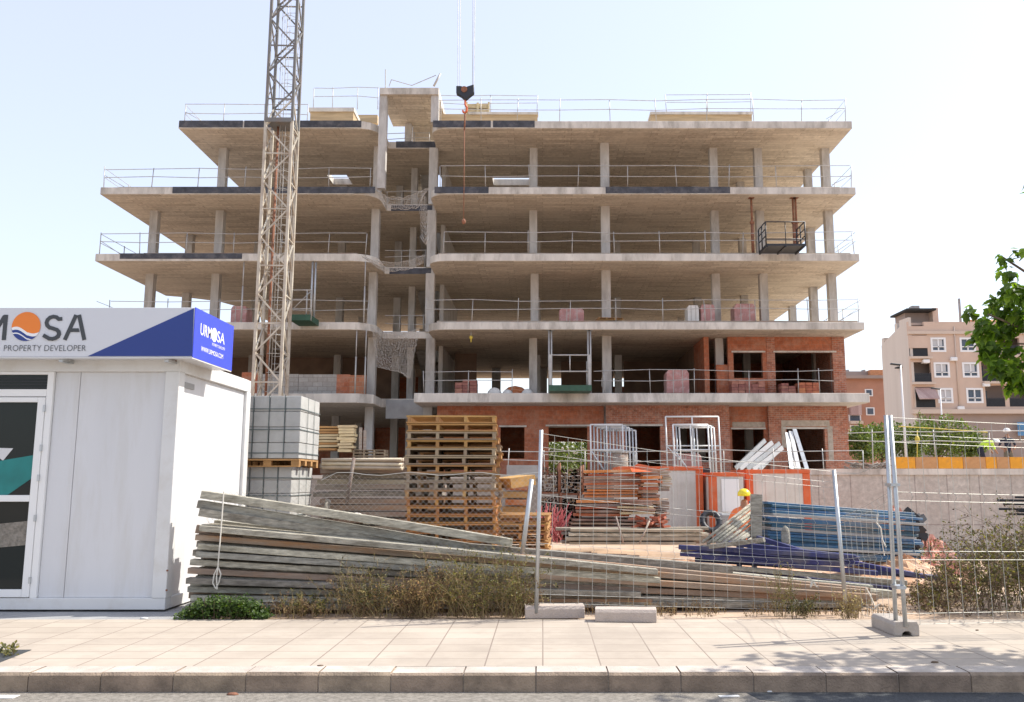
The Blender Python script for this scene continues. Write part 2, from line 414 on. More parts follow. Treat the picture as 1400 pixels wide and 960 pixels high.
def tilemat():
    m, nt, b = _new('paving tiles')
    v = coords(nt, world=True)
    v.node.inputs['Location'].default_value = (0.0, -KY - .24 + .32 * 40, 0)
    bt = nt.nodes.new('ShaderNodeTexBrick'); nt.links.new(v, bt.inputs['Vector']); bt.offset = 0
    bt.inputs['Color1'].default_value = (.46, .40, .33, 1); bt.inputs['Color2'].default_value = (.405, .35, .29, 1); bt.inputs['Mortar'].default_value = (.24, .195, .16, 1)
    bt.inputs['Scale'].default_value = 1; bt.inputs['Brick Width'].default_value = .478; bt.inputs['Row Height'].default_value = .32
    bt.inputs['Mortar Size'].default_value = .007; bt.inputs['Mortar Smooth'].default_value = .3; bt.inputs['Bias'].default_value = -.2
    n1 = noise(nt, v, 1.3, 8, .7)
    c = mixc(nt, 1.0, bt.outputs['Color'], ramp(nt, n1, [(.3, (.86, .84, .82)), (.7, (1.08, 1.07, 1.06))]), 'MULTIPLY')
    c = mixc(nt, ramp(nt, noise(nt, v, 9, 8, .8), [(.60, (0, 0, 0)), (.74, (.6,) * 3)]), c, (.27, .22, .18))
    c = mixc(nt, ramp(nt, noise(nt, v, .55, 9, .75), [(.48, (0, 0, 0)), (.64, (.65,) * 3)]), c, (.32, .27, .22))
    nt.links.new(c, b.inputs['Base Color']); b.inputs['Roughness'].default_value = .9
    wv = nt.nodes.new('ShaderNodeTexWave'); nt.links.new(v, wv.inputs['Vector']); wv.bands_direction = 'Y'; wv.inputs['Scale'].default_value = 9.8
    ad = N(nt, 'ShaderNodeMath', operation='SUBTRACT'); nt.links.new(wv.outputs['Fac'], ad.inputs[0]); nt.links.new(bt.outputs['Fac'], ad.inputs[1])
    bumpn(nt, b, ad.outputs[0], .25, .006)
    return m
M['tiles'] = tilemat()
tag(MB().box(-60, 60, KY + .25, SY, -.3, 0).build('pavement', M['tiles']), 'cream paving tiles along the street', kind='structure')
k = MB(); ang = .573; x = -30 + .15
i = 0
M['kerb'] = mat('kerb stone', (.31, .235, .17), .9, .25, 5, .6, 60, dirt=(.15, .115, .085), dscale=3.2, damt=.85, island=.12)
while x < 30:
    a, b_ = x + .006, x + ang - .006; dz = rnd.uniform(-.004, .003)
    pts = [(KY + .246, -.3), (KY, -.3), (KY - .004, -.02), (KY + .02, .0 + dz), (KY + .246, .002 + dz)]
    n = len(pts)
    vs = [(a, p, q) for p, q in pts] + [(b_, p, q) for p, q in pts]
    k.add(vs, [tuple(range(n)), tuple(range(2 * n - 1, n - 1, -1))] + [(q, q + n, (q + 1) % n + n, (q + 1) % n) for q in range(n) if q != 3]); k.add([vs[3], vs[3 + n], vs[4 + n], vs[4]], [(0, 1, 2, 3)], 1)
    x += ang
M['kerbtop'] = mat('kerb stone top', (.50, .44, .38), .9, .15, 4, .4, 60, dirt=(.34, .29, .24), dscale=3, damt=.6)  # paler tone on the top faces only
tag(k.build('kerb', [M['kerb'], M['kerbtop']], fix=False), 'stained kerb stones with darker fronts and paler tops', kind='structure')
tag(MB().box(-30, 30, KY + .01, KY + .24, -.28, -.012).build('kerb_bed', M['mortar']), 'mortar bed in the kerb joints', kind='structure')
tag(MB().box(-200, 200, -14, KY - .004, -.3, -.145).build('road', M['asphalt']), 'worn grey asphalt road', kind='structure')
rm = MB()
p = gp(0, 950, -.145)
rm.box(p.x - 1.2, p.x + .17, p.y - .12, p.y - .02, -.146, -.141)
rm.obox((gp(1000, 956, -.145).x, KY - .14, -.143), (.16, .05, .004), Matrix.Rotation(.1, 3, 'Z'))
rm.box(-3.8, -3.5, 2, KY - .6, -.146, -.141)
tag(rm.build('road_marking', M['roadpaint']), 'worn white road paint', kind='structure')
pm = MB(); q = gp(1130, 958, -.145)
pm.prism([[(q.x - .55, KY - .03), (q.x - .5, KY - .25), (q.x + .1, KY - .5), (q.x + 1.5, KY - .55), (q.x + 1.6, KY - .04), (q.x + .2, KY - .02)]], -.15, -.142)
tag(pm.build('road_shadow', M['shadowsoil']), 'shadow beside the kerb, painted as a dark patch on the road', kind='structure')  # shadow on the road painted as a flat dark sheet

tag(MB().box(-30, -3.86, SY + .004, SY + 3.6, -.3, -.004).build('concrete_strip', mat('grey concrete strip', (.34, .34, .34), .9, .15, 2, .4, dirt=(.42, .40, .37), dscale=2, damt=.5)), 'grey concrete strip under the cabin', kind='structure')
# retaining wall of the excavation and the raised podium
WY = 31.0; PZ = 1.72
M['podium'] = mat('podium slab', (.50, .46, .41), .95, .15, 1.1, .4)
pod = thing('basement_podium', 'grey concrete basement podium with its long board-marked retaining wall on the right', 'podium', (9, 36, -1.6))
MB().box(-22, 8.9, 32.4, 57, PZ - .12, PZ).build('slab', M['podium'], pod)
MB().box(-22, 8.9, 32.44, 57, -1.6, PZ - .121).build('retaining_wall', mat('dark podium wall', (.24, .22, .20), .9, .2, 1, .3, dirt=(.33, .27, .22), dscale=.7, damt=.5), pod)  # wall toned darker than the slab above it
MB().box(9.42, 50, WY, 57, -1.6, PZ).build('retaining_wall', M['retain'], pod)
rw = MB(); rw.box(9.4, 50, WY - .06, WY + .3, PZ + .004, Z(641, WY))
for xx in (12.3, 15.0, 17.6, 20.3, 23.0): rw.box(xx, xx + .035, WY - .018, WY + .02, -1.2, PZ)
rw.build('wall_cap', M['conc'], pod)
# formwork boards on top of the wall
fz0, fz1 = Z(641, WY) + .004, Z(625, WY)
edges = [1224, 1251, 1282, 1316, 1347, 1362, 1380, 1420, 1470]
for a, b_, t in zip(edges[:-1], edges[1:], 'ytybotyo'.replace('b', 't').replace('o', 'y')):
    f_ = MB(); xa, xb = X(a, 632, WY) + .01, X(b_, 632, WY) - .01
    f_.box(xa, xb, WY - .04, WY + .02, fz0, fz1)
    o = f_.build('formwork_sheet', M['formyellow' if t == 'y' else 'formtan'])
    tag(o, {1224: 'leftmost yellow formwork board on the retaining wall', 1251: 'leftmost brown formwork board on the retaining wall', 1282: 'brown formwork board left of the bending worker', 1316: 'yellow formwork board below the bending worker', 1347: 'narrow yellow formwork board right of the bending worker', 1362: 'brown formwork board below the standing worker', 1380: 'yellow formwork board at the right edge of the photo', 1420: 'yellow formwork board past the right edge'}.get(a, 'formwork board on the retaining wall'), 'formwork board', 'yellow formwork boards' if t == 'y' else 'brown formwork boards')

# ------------------------------------------------------------------ the unfinished building
D = 37.0; DB = 55.0
bl = thing('unfinished_building', 'six storey concrete frame building under construction with open floors and red brick ground storeys', 'building', (-2, D, PZ))
ZT = {1: Z(538, D), 2: Z(440.5, D), 3: Z(347, D), 4: Z(256, D), 5: Z(165.5, D)}
TH = {1: .40, 2: .33, 3: .33, 4: .33, 5: .35}
XR = {1: X(1187, 540, D), 2: X(1182, 445, D), 3: X(1175, 350, D), 4: X(1170, 260, D), 5: X(1165, 170, D)}
XL = {1: X(118, 545, D), 2: X(124, 450, D), 3: X(130, 353, D), 4: X(137, 262, D), 5: X(244, 172, D)}
RX0, RX1, RY = X(519, 260, D) + .0, X(588, 260, D), 39.4       # recess between the wings
def arc(cx, cy, r, a0, a1, n=5):
    return [(cx + r * math.cos(R(a0 + (a1 - a0) * i / n)), cy + r * math.sin(R(a0 + (a1 - a0) * i / n))) for i in range(n + 1)]
SLABM = [M['conc'], M['floor'], M['soffit']]
for L in (1, 2, 3, 4, 5):
    y0 = D
    x0, x1 = XL[L], XR[L]
    lp = [(x0, y0)]
    if L == 1:
        lp += [(RX0 - .7, y0), (RX0 - .1, y0 + .5), (RX0 - .1, RY), (RX1 - .5, RY), (RX1 - .5, y0 - .15)]
        lp += [(x1, y0 - .15)]
    else:
        lp += arc(RX0 - 1.1, y0 + 1.0, 1.0, -90, 0)[0:] + [(RX0 - .1, RY), (RX1 - .05, RY)]
        lp += arc(RX1 + .75, y0 + .8, .8, 180, 270)
        lp += [(x1, y0)]
    xb = x1 - .0
    lp += [(xb, DB), (x0, DB)] if L != 3 else [(xb, DB), (x0 + 3.2, DB), (x0 + 2.9, 47.5), (x0 + 2.2, 45.6), (x0 + .9, 44.6), (x0, 44.2)]
    holes = []
    if L == 5:
        for (a, c, y_a, y_b) in ((675, 725, 243.5, 253.5), (456, 482, 239.5, 252.5)):
            zs = ZT[5] - TH[5]
            A = gp(a, y_b, zs); B = gp(c, y_b, zs); C_ = gp(c, y_a, zs); E_ = gp(a, y_a, zs)
            holes.append([(A.x, C_.y), (B.x, C_.y), (B.x, A.y), (A.x, A.y)])
    if L in (2, 3, 4, 5):   # stair well
        holes.append([(RX0 + .9, 43.0), (RX1 - .3, 43.0), (RX1 - .3, 47.5), (RX0 + .9, 47.5)])
    MB().prism([lp] + holes, ZT[L] - TH[L], ZT[L], 0, 1, 2).build('floor_slab', SLABM if L > 1 else [M['conc'], M['floorshade'], M['soffit']], bl, bevel=.015)
for (L, a, b_) in ((4, 600, 1150), (4, 160, 500), (3, 600, 1160), (3, 200, 490), (2, 600, 1165)):
    MB().box(X(a, 300, D + .3), X(b_, 300, D + .3), D + .28, D + .32, ZT[L] + .002, ZT[L] + .11).build('toe_board', M['woodold'], bl)
# dark edge strips on the slab fronts
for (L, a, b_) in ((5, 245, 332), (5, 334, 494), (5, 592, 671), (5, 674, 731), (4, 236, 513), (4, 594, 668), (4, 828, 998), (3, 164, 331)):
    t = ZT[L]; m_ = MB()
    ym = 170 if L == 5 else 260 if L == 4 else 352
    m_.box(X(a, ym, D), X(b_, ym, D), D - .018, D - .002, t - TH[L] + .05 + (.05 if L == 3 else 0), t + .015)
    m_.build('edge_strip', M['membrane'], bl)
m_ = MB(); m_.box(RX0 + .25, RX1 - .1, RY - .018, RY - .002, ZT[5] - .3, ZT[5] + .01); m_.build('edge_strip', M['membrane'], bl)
# strip closing the stepped recess edge under slabs
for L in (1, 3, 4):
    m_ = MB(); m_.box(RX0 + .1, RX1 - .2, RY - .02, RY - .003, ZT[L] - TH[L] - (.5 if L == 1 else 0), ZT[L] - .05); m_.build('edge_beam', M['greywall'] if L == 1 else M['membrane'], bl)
# columns
col_front = [X(303, 230, 39.3), X(516, 240, 39.3), X(592, 230, 39.3), X(730, 230, 39.3), X(976, 260, 39.3), X(1038, 230, 39.3), X(1131, 230, 39.3)]
def column(x, y, L, wd=.36, dp=.36):
    z0 = PZ if L == 0 else ZT[L]; z1 = ZT[L + 1] - TH[L + 1]
    MB().box(x - wd / 2, x + wd / 2, y, y + dp, z0 - .02, z1 + .02).build('column', M['column'], bl)
XLC = X(203, 400, 39.3)
for L in range(0, 5):
    for i, x in enumerate(col_front):
        if L == 0 and i in (5,): continue
        column(x + rnd.uniform(-.04, .04), 39.3 if i != 1 else 39.05, L, .36 if i not in (2,) else .40)
    column(X(826, 230, 38.7) + .03, 38.65, L, .40)
    if L < 4: column(XLC, 39.3, L); column(XLC, 43.4, L)
    for yy in (42.1, 46.8, 51.3): column(X(1131, 230, 39.3) + (.3 if yy > 45 else 0), yy, L)
    for yy in (44.6, 50.2, 54.2):
        for xx in (-15.0, -10.6, -7.6, -.3, 3.9, 8.1): column(xx, yy, L)
    column(10.4, 44.0, L)
    column(RX0 + .75, 42.0, L, .3)
# stair core walls, landings and flights
for L in range(0, 5):
    z0 = PZ if L == 0 else ZT[L]; z1 = ZT[L + 1] - TH[L + 1]
    MB().box(RX1 - .05, RX1 + .15, 41.6, 48.4, z0, z1).build('core_wall', M['column'], bl)
    MB().box(RX0 + .4, RX1 - .07, 48.6, 48.8, z0, z1).build('core_wall', M['column'], bl)
    st = MB(); h = ZT[L + 1] - z0
    for s0, s1, xx in ((0, .5, RX1 - .75), (.5, 1, RX0 + .9)):
        ya, yb = (43.2, 47.2) if s0 == 0 else (47.2, 43.2)
        st.bar((xx + .3, ya, z0 + h * s0 + .0), (xx + .3, yb, z0 + h * s1 - .1), .8, .2)
    st.build('stair_flight', M['column'], bl)
# stair head on the roof
sx0, sx1 = X(519, 180, D), X(597, 180, D)
ht = MB(); zt_, zb_ = Z(120, D), Z(129, D)
ht.prism([[(sx0 - .05, D), (sx1 + .05, D), (sx1 + .05, 40.6), (sx0 - .05, 40.6)]], zb_, zt_, 0, 1, 2)
ht.build('stair_head_roof', SLABM, bl)
for xx in (sx0 + .1, sx1 - .12): MB().box(xx - .17, xx + .17, D + .1, D + .45, ZT[5] - .0 if xx > -6 else ZT[4] - 0, zb_).build('column', M['column'], bl)
for xx in (sx0 + .75, sx1 - .2): MB().box(xx - .16, xx + .16, 40.2, 40.55, ZT[5], zb_).build('column', M['column'], bl)
MB().box(sx0 + .9, sx1 - .35, 40.65, 40.8, ZT[5] + .55, zb_ + .1).build('stair_head_wall', M['soffit'], bl)
# roof parapets
def bx(name, m_, px0, px1, py0, py1, Y, dp, parent=bl, bevel=0):
    return MB().box(X(px0, (py0 + py1) / 2, Y), X(px1, (py0 + py1) / 2, Y), Y, Y + dp, Z(py1, Y), Z(py0, Y)).build(name, m_, parent, bevel)
M['ply'] = mat('shuttering ply', (.50, .38, .23), .85, .2, 1.6, .3, stretch=(.5, 1, 5), dirt=(.36, .26, .16), dscale=1.5, damt=.4)
bx('roof_curb', M['ply'], 424, 483, 152, 168, 39.0, 2.2); bx('roof_curb_top', M['conc'], 422, 484, 147, 152, 38.9, 2.4)
bx('roof_curb', M['ply'], 484, 516, 157, 168, 40.5, .3)
bx('roof_curb', M['ply'], 597, 735, 156, 167, 38.4, .25); bx('roof_curb_top', M['conc'], 640, 736, 153, 156, 38.3, .4)
bx('roof_curb', M['ply'], 890, 1028, 156, 166, 38.8, 2.0); bx('roof_curb_top', M['conc'], 889, 1029, 152.5, 156, 38.7, 2.2)
# brick walls: first storey right, ground storey
def wallrun(name, m_, px0, px1, zlo, zhi, Y, th, openings=(), pymid=580):
    """upright wall with rectangular openings given in pixels (x0,x1,ytop,ybottom)"""
    xa, xb = X(px0, pymid, Y), X(px1, pymid, Y)
    xs_ = sorted({xa, xb} | {X(o[j], pymid, Y) for o in openings for j in (0, 1)})
    mb = MB()
    for u, v in zip(xs_[:-1], xs_[1:]):
        c = (u + v) / 2; cuts = []
        for o in openings:
            if X(o[0], pymid, Y) < c < X(o[1], pymid, Y): cuts.append((max(zlo, Z(o[3], Y)), Z(o[2], Y)))
        z = zlo
        for (a, b_) in sorted(cuts):
            if a > z + .01: mb.box(u, v, Y, Y + th, z, a)
            z = b_
        if z < zhi - .01: mb.box(u, v, Y, Y + th, z, zhi)
    return mb.build(name, m_, bl)
z1s = ZT[2] - TH[2] - .001
M['brownwall'] = mat('shade brown wall', (.20, .13, .09), .9, .2, 1.5, .3)  # indoor shade put into the wall colour
Y1 = 38.9
wallrun('brick_wall', M['brick'], 996, 1052, ZT[1], z1s, Y1, .22, [(1003, 1043, 482, 517)], 500)
wallrun('brick_wall', M['rbrick'], 1049, 1060, ZT[1], z1s, Y1 - .025, .2, [], 500)
wallrun('brick_wall', M['brick'], 1060, 1141, ZT[1], z1s, Y1, .22, [(1060, 1139, 482, 545)], 500)
wallrun('brick_wall', M['rbrick'], 1139, 1156, ZT[1], z1s, Y1 - .025, .25, [], 500)
MB().box(X(963, 500, Y1), X(963, 500, Y1) + .22, Y1 + .0, 41.5, ZT[1], z1s).build('brick_wall', M['brick'], bl)
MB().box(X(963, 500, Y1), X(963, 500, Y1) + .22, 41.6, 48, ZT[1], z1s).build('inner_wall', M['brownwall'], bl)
MB().box(X(980, 500, Y1), X(996, 500, Y1), Y1 + .1, Y1 + .3, ZT[1], ZT[1] + 1.5).build('brick_wall', M['brick'], bl)
MB().box(X(1154, 500, Y1) - .25, X(1154, 500, Y1) - .02, Y1 + .24, DB - .3, ZT[1], z1s).build('brick_wall', M['rbrick'], bl)
MB().box(X(963, 500, Y1) + .24, 13.5, 48, 48.2, ZT[1], z1s).build('brick_wall', M['brick'], bl)
for (a, b_, y_) in ((1000, 1046, 480.5), (1057, 1143, 480.5)):
    MB().box(X(a, y_, Y1), X(b_, y_, Y1), Y1 - .05, Y1 + .1, Z(y_ + 1.6, Y1), Z(y_ - .6, Y1)).build('lintel', M['conc'], bl)
# first storey left: low block wall with a red part
Yb = 38.0
wallrun('block_wall', M['block'], 408, 460, ZT[1], Z(512, Yb), Yb, .15, [], 525)
wallrun('brick_wall', M['brick'], 460, 478, ZT[1], Z(512, Yb), Yb, .15, [], 525)
M['orangebrick'] = brick('orange hollow brick', (.50, .22, .12), (.42, .17, .09), (.4, .28, .2), .28, .20, .01)
wallrun('brick_wall', M['orangebrick'], 478, 500, ZT[1], Z(513, Yb), Yb, .15, [], 525)
wallrun('block_wall', M['block'], 352, 407.5, ZT[1], Z(511.5, Yb), Yb, .15, [], 525)
wallrun('brick_wall', M['brick'], 330, 352, ZT[1], Z(509, Yb), Yb, .15, [], 525)
# ground storey
zg = ZT[1] - TH[1] - .001; Yg = 38.6
wallrun('brick_wall', M['brick'], 597, 826, PZ, zg, Yg, .22, [(684, 717, 584, 627), (750, 803, 583, 648)], 600)
wallrun('brick_wall', M['rbrick'], 829, 998, PZ, zg, Yg - .35, .22, [(856, 903, 582, 650), (925, 972, 583, 632)], 600)
wallrun('brick_wall', M['brick'], 998, 1052, PZ, zg, Yg + .25, .22, [(1001, 1045, 587, 640)], 600)
wallrun('brick_wall', M['rbrick'], 1052, 1160, PZ, zg, Yg, .22, [(1076, 1128, 586, 650)], 600)
MB().box(X(1158, 600, Yg) - .22, X(1158, 600, Yg), Yg + .23, DB - .3, PZ, zg).build('brick_wall', M['rbrick'], bl)
for (a, b_, y_, dY) in ((682, 720, 582.5, 0), (746, 807, 581.5, 0), (852, 906, 581, -.35), (922, 975, 582, -.35), (999, 1047, 585.5, .25), (1070, 1132, 585, 0)):
    Yq = Yg + dY; MB().box(X(a, y_, Yq), X(b_, y_, Yq), Yq - .03, Yq + .1, Z(y_ + 1.5, Yq), Z(y_ - .8, Yq)).build('lintel', M['conc'], bl)
mo = MB()
for (a, b_, c, d_) in ((1068, 1134, 575, 583), (1068, 1074, 583, 612), (1131, 1138, 583, 630), (1001, 1046, 577, 584)):
    Yq = Yg if a > 1050 else Yg + .25
    mo.box(X(a, c, Yq), X(b_, c, Yq), Yq - .015, Yq + .01, Z(d_, Yq), Z(c, Yq))
mo.build('mortar_patch', M['mortar'], bl)
# back walls so the lower floors read dark, with a gap where the garden behind shows
MB().box(-20, X(745, 600, 54), 54.4, 54.6, PZ, zg).build('back_wall', M['brick'], bl)
MB().box(X(812, 600, 54), 13.6, 54.4, 54.6, PZ, zg).build('back_wall', M['brick'], bl)
MB().box(X(745, 600, 54), X(812, 600, 54), 54.4, 54.6, Z(604, 54.4), zg).build('back_wall', M['brick'], bl)
MB().box(-20, X(617, 525, 54), 54.4, 54.6, ZT[1], z1s).build('back_wall', M['brick'], bl)
MB().box(X(812, 525, 54), 13.5, 54.4, 54.6, ZT[1], Z(528.5, 54.4)).build('back_wall', M['brick'], bl)
MB().box(X(905, 525, 54), 13.5, 54.2, 54.38, ZT[1], z1s).build('back_wall', M['brick'], bl)
for (xa, xb, yy) in ((-18, RX0 - .5, 45.5), (RX1 + .5, RX1 + 1.6, 44), (1.0, 3.2, 47.0), (4.4, 8.0, 47.0)):
    MB().box(xa, xb, yy, yy + .15, ZT[1] + (.0 if xa != 1.0 and xa != 4.4 else .75), z1s).build('inner_wall', M['brownwall'], bl)  # partitions added in a dark colour to deepen the indoor shade
for xx in (X(683, 525, 54), X(742, 525, 54)): MB().box(xx - .25, xx + .25, 50, 50.3, ZT[1], z1s).build('inner_wall', M['column'], bl)
MB().box(RX1 + .2, X(680, 600, 47), 47, 47.2, PZ, zg).build('inner_wall', M['brick'], bl)

# ------------------------------------------------------------------ guardrails
def guard(px0, px1, ytop, ymid, ybase, Y, posts, label, side=None, sag=.0, group='guardrails on the slab edges'):
    x0, x1 = X(px0, ybase, Y), X(px1, ybase, Y); zb = Z(ybase, Y)
    g_ = thing('guardrail', label, 'guardrail', (x0, Y, zb), group)
    zt, zm = Z(ytop, Y), Z(ymid, Y)
    xs_ = [X(p_, ymid, Y) for p_ in posts]
    tops = []
    for x in xs_:
        l = rnd.uniform(-.05, .05)
        MB().tube((x, Y, zb - .1), (x + l, Y + rnd.uniform(-.04, .04), zt + rnd.uniform(.0, .12)), .019, 6).build('post', M['rail'], g_)
        tops.append(x + l)
    for zz in (zt, zm):
        pts = [Vector((x, Y - .03, zz + rnd.uniform(-.05, .05))) for x in [x0] + xs_[1:-1] + [x1]]
        MB().path(pts, .016, 6).build('rail', M['rail'], g_)
    if side:
        xx, y2 = side
        for zz in (zt, zm): MB().tube((xx, Y, zz), (xx, y2, zz + .03), .012, 6).build('side_rail', M['rail'], g_)
        yy = Y + 2.2
        while yy < y2:
            MB().tube((xx, yy, zb - .1), (xx, yy, zt + .05), .022, 6).build('post', M['rail'], g_); yy += 2.2
        s = 1 if xx < 0 else -1
        MB().tube((xx, Y, zm + .1), (xx + s * .9, Y, zb), .014, 5).build('brace', M['rail'], g_)
    return g_
Yr = D + .12
guard(602, 1163, 228, 242, 253, Yr, [602, 664, 724, 790, 858, 925, 996, 1061, 1163], 'guardrail on the fourth slab of the right wing, below the roof', (XR[4] - .1, 52))
guard(143, 508, 231, 243, 256, Yr, [143, 208, 271, 335, 388, 450, 506], 'guardrail on the fourth slab of the left wing, ending beside the recess', (XL[4] + .1, 52))
guard(606, 1167, 318, 330, 345, Yr, [606, 663, 722, 782, 840, 902, 964, 1015, 1167], 'guardrail on the third slab of the right wing, behind the black platform', (XR[3] - .1, 52))
guard(137, 500, 320, 332, 347, Yr, [137, 192, 255, 320, 385, 449, 500], 'guardrail on the third slab of the left wing, above the dark strip', (XL[3] + .1, 43.9))
guard(582, 1173, 411, 423, 439, Yr, [582, 645, 708, 779, 842, 906, 964, 1033, 1105, 1173], 'guardrail on the second slab of the right wing, in front of the wrapped bricks', (XR[2] - .1, 52))
guard(150, 502, 412, 424, 440, Yr, [150, 229, 300, 360, 430, 502], 'guardrail on the second slab of the left wing, above the site office', (XL[2] + .1, 52))
guard(580, 700, 508, 520, 535, Yr, [580, 640, 700], 'guardrail on the first slab of the right wing, left of the green platform')
guard(812, 1140, 507, 520, 535, Yr, [826, 889, 949, 1024, 1091, 1120], 'guardrail on the first slab of the right wing, right of the green platform')
# roof rails
guard(600, 1155, 137, 150, 163, D + .3, [603, 658, 707, 765, 834, 897, 966, 1030, 1095, 1155], 'long guardrail round the roof of the right wing', (XR[5] - .15, 50), group='guardrails on the roof')
guard(253, 420, 144, 156, 168, D + .3, [253, 306, 362, 420], 'guardrail on the roof edge of the left wing, behind the crane mast', (XL[5] + .15, 50), group='guardrails on the roof')
guard(429, 517, 121, 133, 147, 40.5, [429, 455, 489, 517], 'guardrail standing on the roof curb left of the stair head', group='guardrails on the roof')
guard(600, 734, 132, 142, 153, 40.5, [600, 636, 671, 734], 'guardrail on the roof curb right of the stair head', group='guardrails on the roof')
guard(911, 1026, 130, 140, 153, 40.2, [911, 967, 1026], 'guardrail on the roof curb near the right end', group='guardrails on the roof')
guard(528, 588, 183, 190, 199, RY + .1, [555, 567, 588], 'short guardrail on the recessed roof edge below the stair head', group='guardrails in the recess')
guard(526, 580, 263, 272, 286, RY + .1, [530, 549, 570], 'short bent guardrail in the recess at the fourth slab', group='guardrails in the recess')
guard(526, 582, 343, 352, 366, RY + .1, [549, 560, 581], 'short guardrail in the recess at the third slab', group='guardrails in the recess')
guard(526, 582, 432, 443, 455, RY + .1, [546, 559, 579], 'short guardrail in the recess at the second slab', group='guardrails in the recess')
# railing on the podium
guard(684, 1180, 617, 630, 648, 32.6, [694, 745, 800, 868, 930, 990, 1058, 1126, 1180], 'long guardrail along the podium edge before the brick ground storey', group='guardrails on the podium')
guard(1160, 1420, 591, 604, 632, WY + .25, [1192, 1223, 1278, 1352, 1410], 'guardrail above the yellow formwork of the retaining wall', group='guardrails on the podium')
# struts standing on the stair head
sp = thing('roof_strut', 'thin bent steel struts on the stair head roof', 'steel strut', (sx0, D + .5, zt_))
q = lambda a, b_: at(a, b_, D + .5)
MB().path([q(527, 121), q(527, 95)], .025).build('upright', M['rail'], sp)
MB().path([q(532, 118), q(535, 109), q(563, 117), q(596, 103)], .02).build('loose_bar', M['rail'], sp)
MB().tube(q(593, 118), q(602, 101), .05).build('prop', M['rail'], sp)
# ------------------------------------------------------------------ site office (white cabin)
YC = gp(230, 836)[1] - .02
xc = X(236, 660, YC)                     # right front corner
zt, zb = Z(488, YC), .02
YB = YC + 2.6; xl = xc - 6.2
so_ = thing('site_office', 'white prefabricated site office cabin with a glazed door, below the blue and white sign', 'cabin', (xc - 3, YC, 0))
t = .10
zfl = Z(818, YC); zbm = Z(508, YC)
MB().box(xl, xc, YC + .0, YC + .14, zb, zfl).box(xl, xc, YB - .14, YB, zb, zfl).box(xc - .14, xc, YC + .14, YB - .14, zb, zfl).build('base_frame', M['cabinframe'], so_, bevel=.006)
MB().box(xl, xc + .01, YC - .01, YC + .13, zbm, zt).box(xl, xc, YB - .14, YB, zbm, zt).box(xc - .14, xc + .01, YC + .13, YB - .14, zbm, zt).build('roof_frame', M['cabinframe'], so_, bevel=.006)
MB().box(xl, xc - .02, YC + .13, YB - .14, zt - .12, zt - .02).build('roof', M['cabinframe'], so_)
for (xa, ya) in ((xc - .165, YC - .005), (xc - .165, YB - .165), ):
    MB().box(xa, xa + .17, ya, ya + .17, zfl, zbm).build('corner_post', M['cabinframe'], so_, bevel=.006)
dx1 = X(61, 660, YC)                     # door frame right edge
sx_ = X(96, 660, YC)
MB().box(dx1 + .004, sx_ - .003, YC + .05, YC + .1, zfl, zbm).build('wall_panel', M['cabin'], so_, bevel=.004)
MB().box(sx_ + .003, xc - .166, YC + .05, YC + .1, zfl, zbm).build('wall_panel', M['cabin'], so_, bevel=.004)
MB().box(xc - .09, xc - .04, YC + .17, YC + 1.3, zfl, zbm).build('side_panel', M['cabin'], so_, bevel=.004)
MB().box(xc - .09, xc - .04, YC + 1.306, YB - .17, zfl, zbm).build('side_panel', M['cabin'], so_, bevel=.004)
MB().box(xl, xc - .1, YB - .1, YB - .05, zfl, zbm).build('wall_panel', M['cabin'], so_)
MB().box(xl, xc - .1, YC + .14, YB - .11, zfl - .05, zfl + .02).build('floor', M['greywall'], so_)
dx0 = dx1 - 1.75
zd0 = Z(815, YC)
dr = MB()
fy = YC + .01
dr.box(dx1 - .075, dx1, fy, fy + .07, zfl, zbm)                      # right jamb
dr.box(dx1 - .165, dx1 - .078, fy - .012, fy + .05, zfl + .01, Z(542, YC) - .01)   # leaf stile
dr.box(dx0, dx1 - .166, fy - .012, fy + .05, zfl + .01, Z(806, YC))
dr.box(dx0, dx1 - .166, fy - .012, fy + .05, Z(686, YC), Z(677, YC))
dr.box(dx0, dx1 - .166, fy - .012, fy + .05, Z(550, YC), Z(542, YC) - .01)
dr.box(dx0, dx1 - .076, fy, fy + .07, Z(542, YC), Z(532, YC))
dr.box(dx0, dx1 - .076, fy, fy + .07, Z(512, YC), zbm)
door = dr.build('door_frame', M['alu'], so_, bevel=.004)
MB().box(dx0, dx1 - .17, fy + .015, fy + .025, zfl + .08, Z(686, YC) ).build('pane', M['glass'], door)
MB().box(dx0, dx1 - .17, fy + .015, fy + .025, Z(677, YC), Z(548, YC)).build('pane', M['glass'], door)
MB().box(dx0, dx1 - .08, fy + .03, fy + .04, Z(532, YC), Z(512, YC)).build('pane', M['glass'], door)
tr = MB()
for i in range(4): tr.box(dx0, dx1 - .08, fy + .018, fy + .03, Z(529 - i * 4.2, YC) - .008, Z(529 - i * 4.2, YC))
tr.build('vent_slat', M['blackmetal'], door)
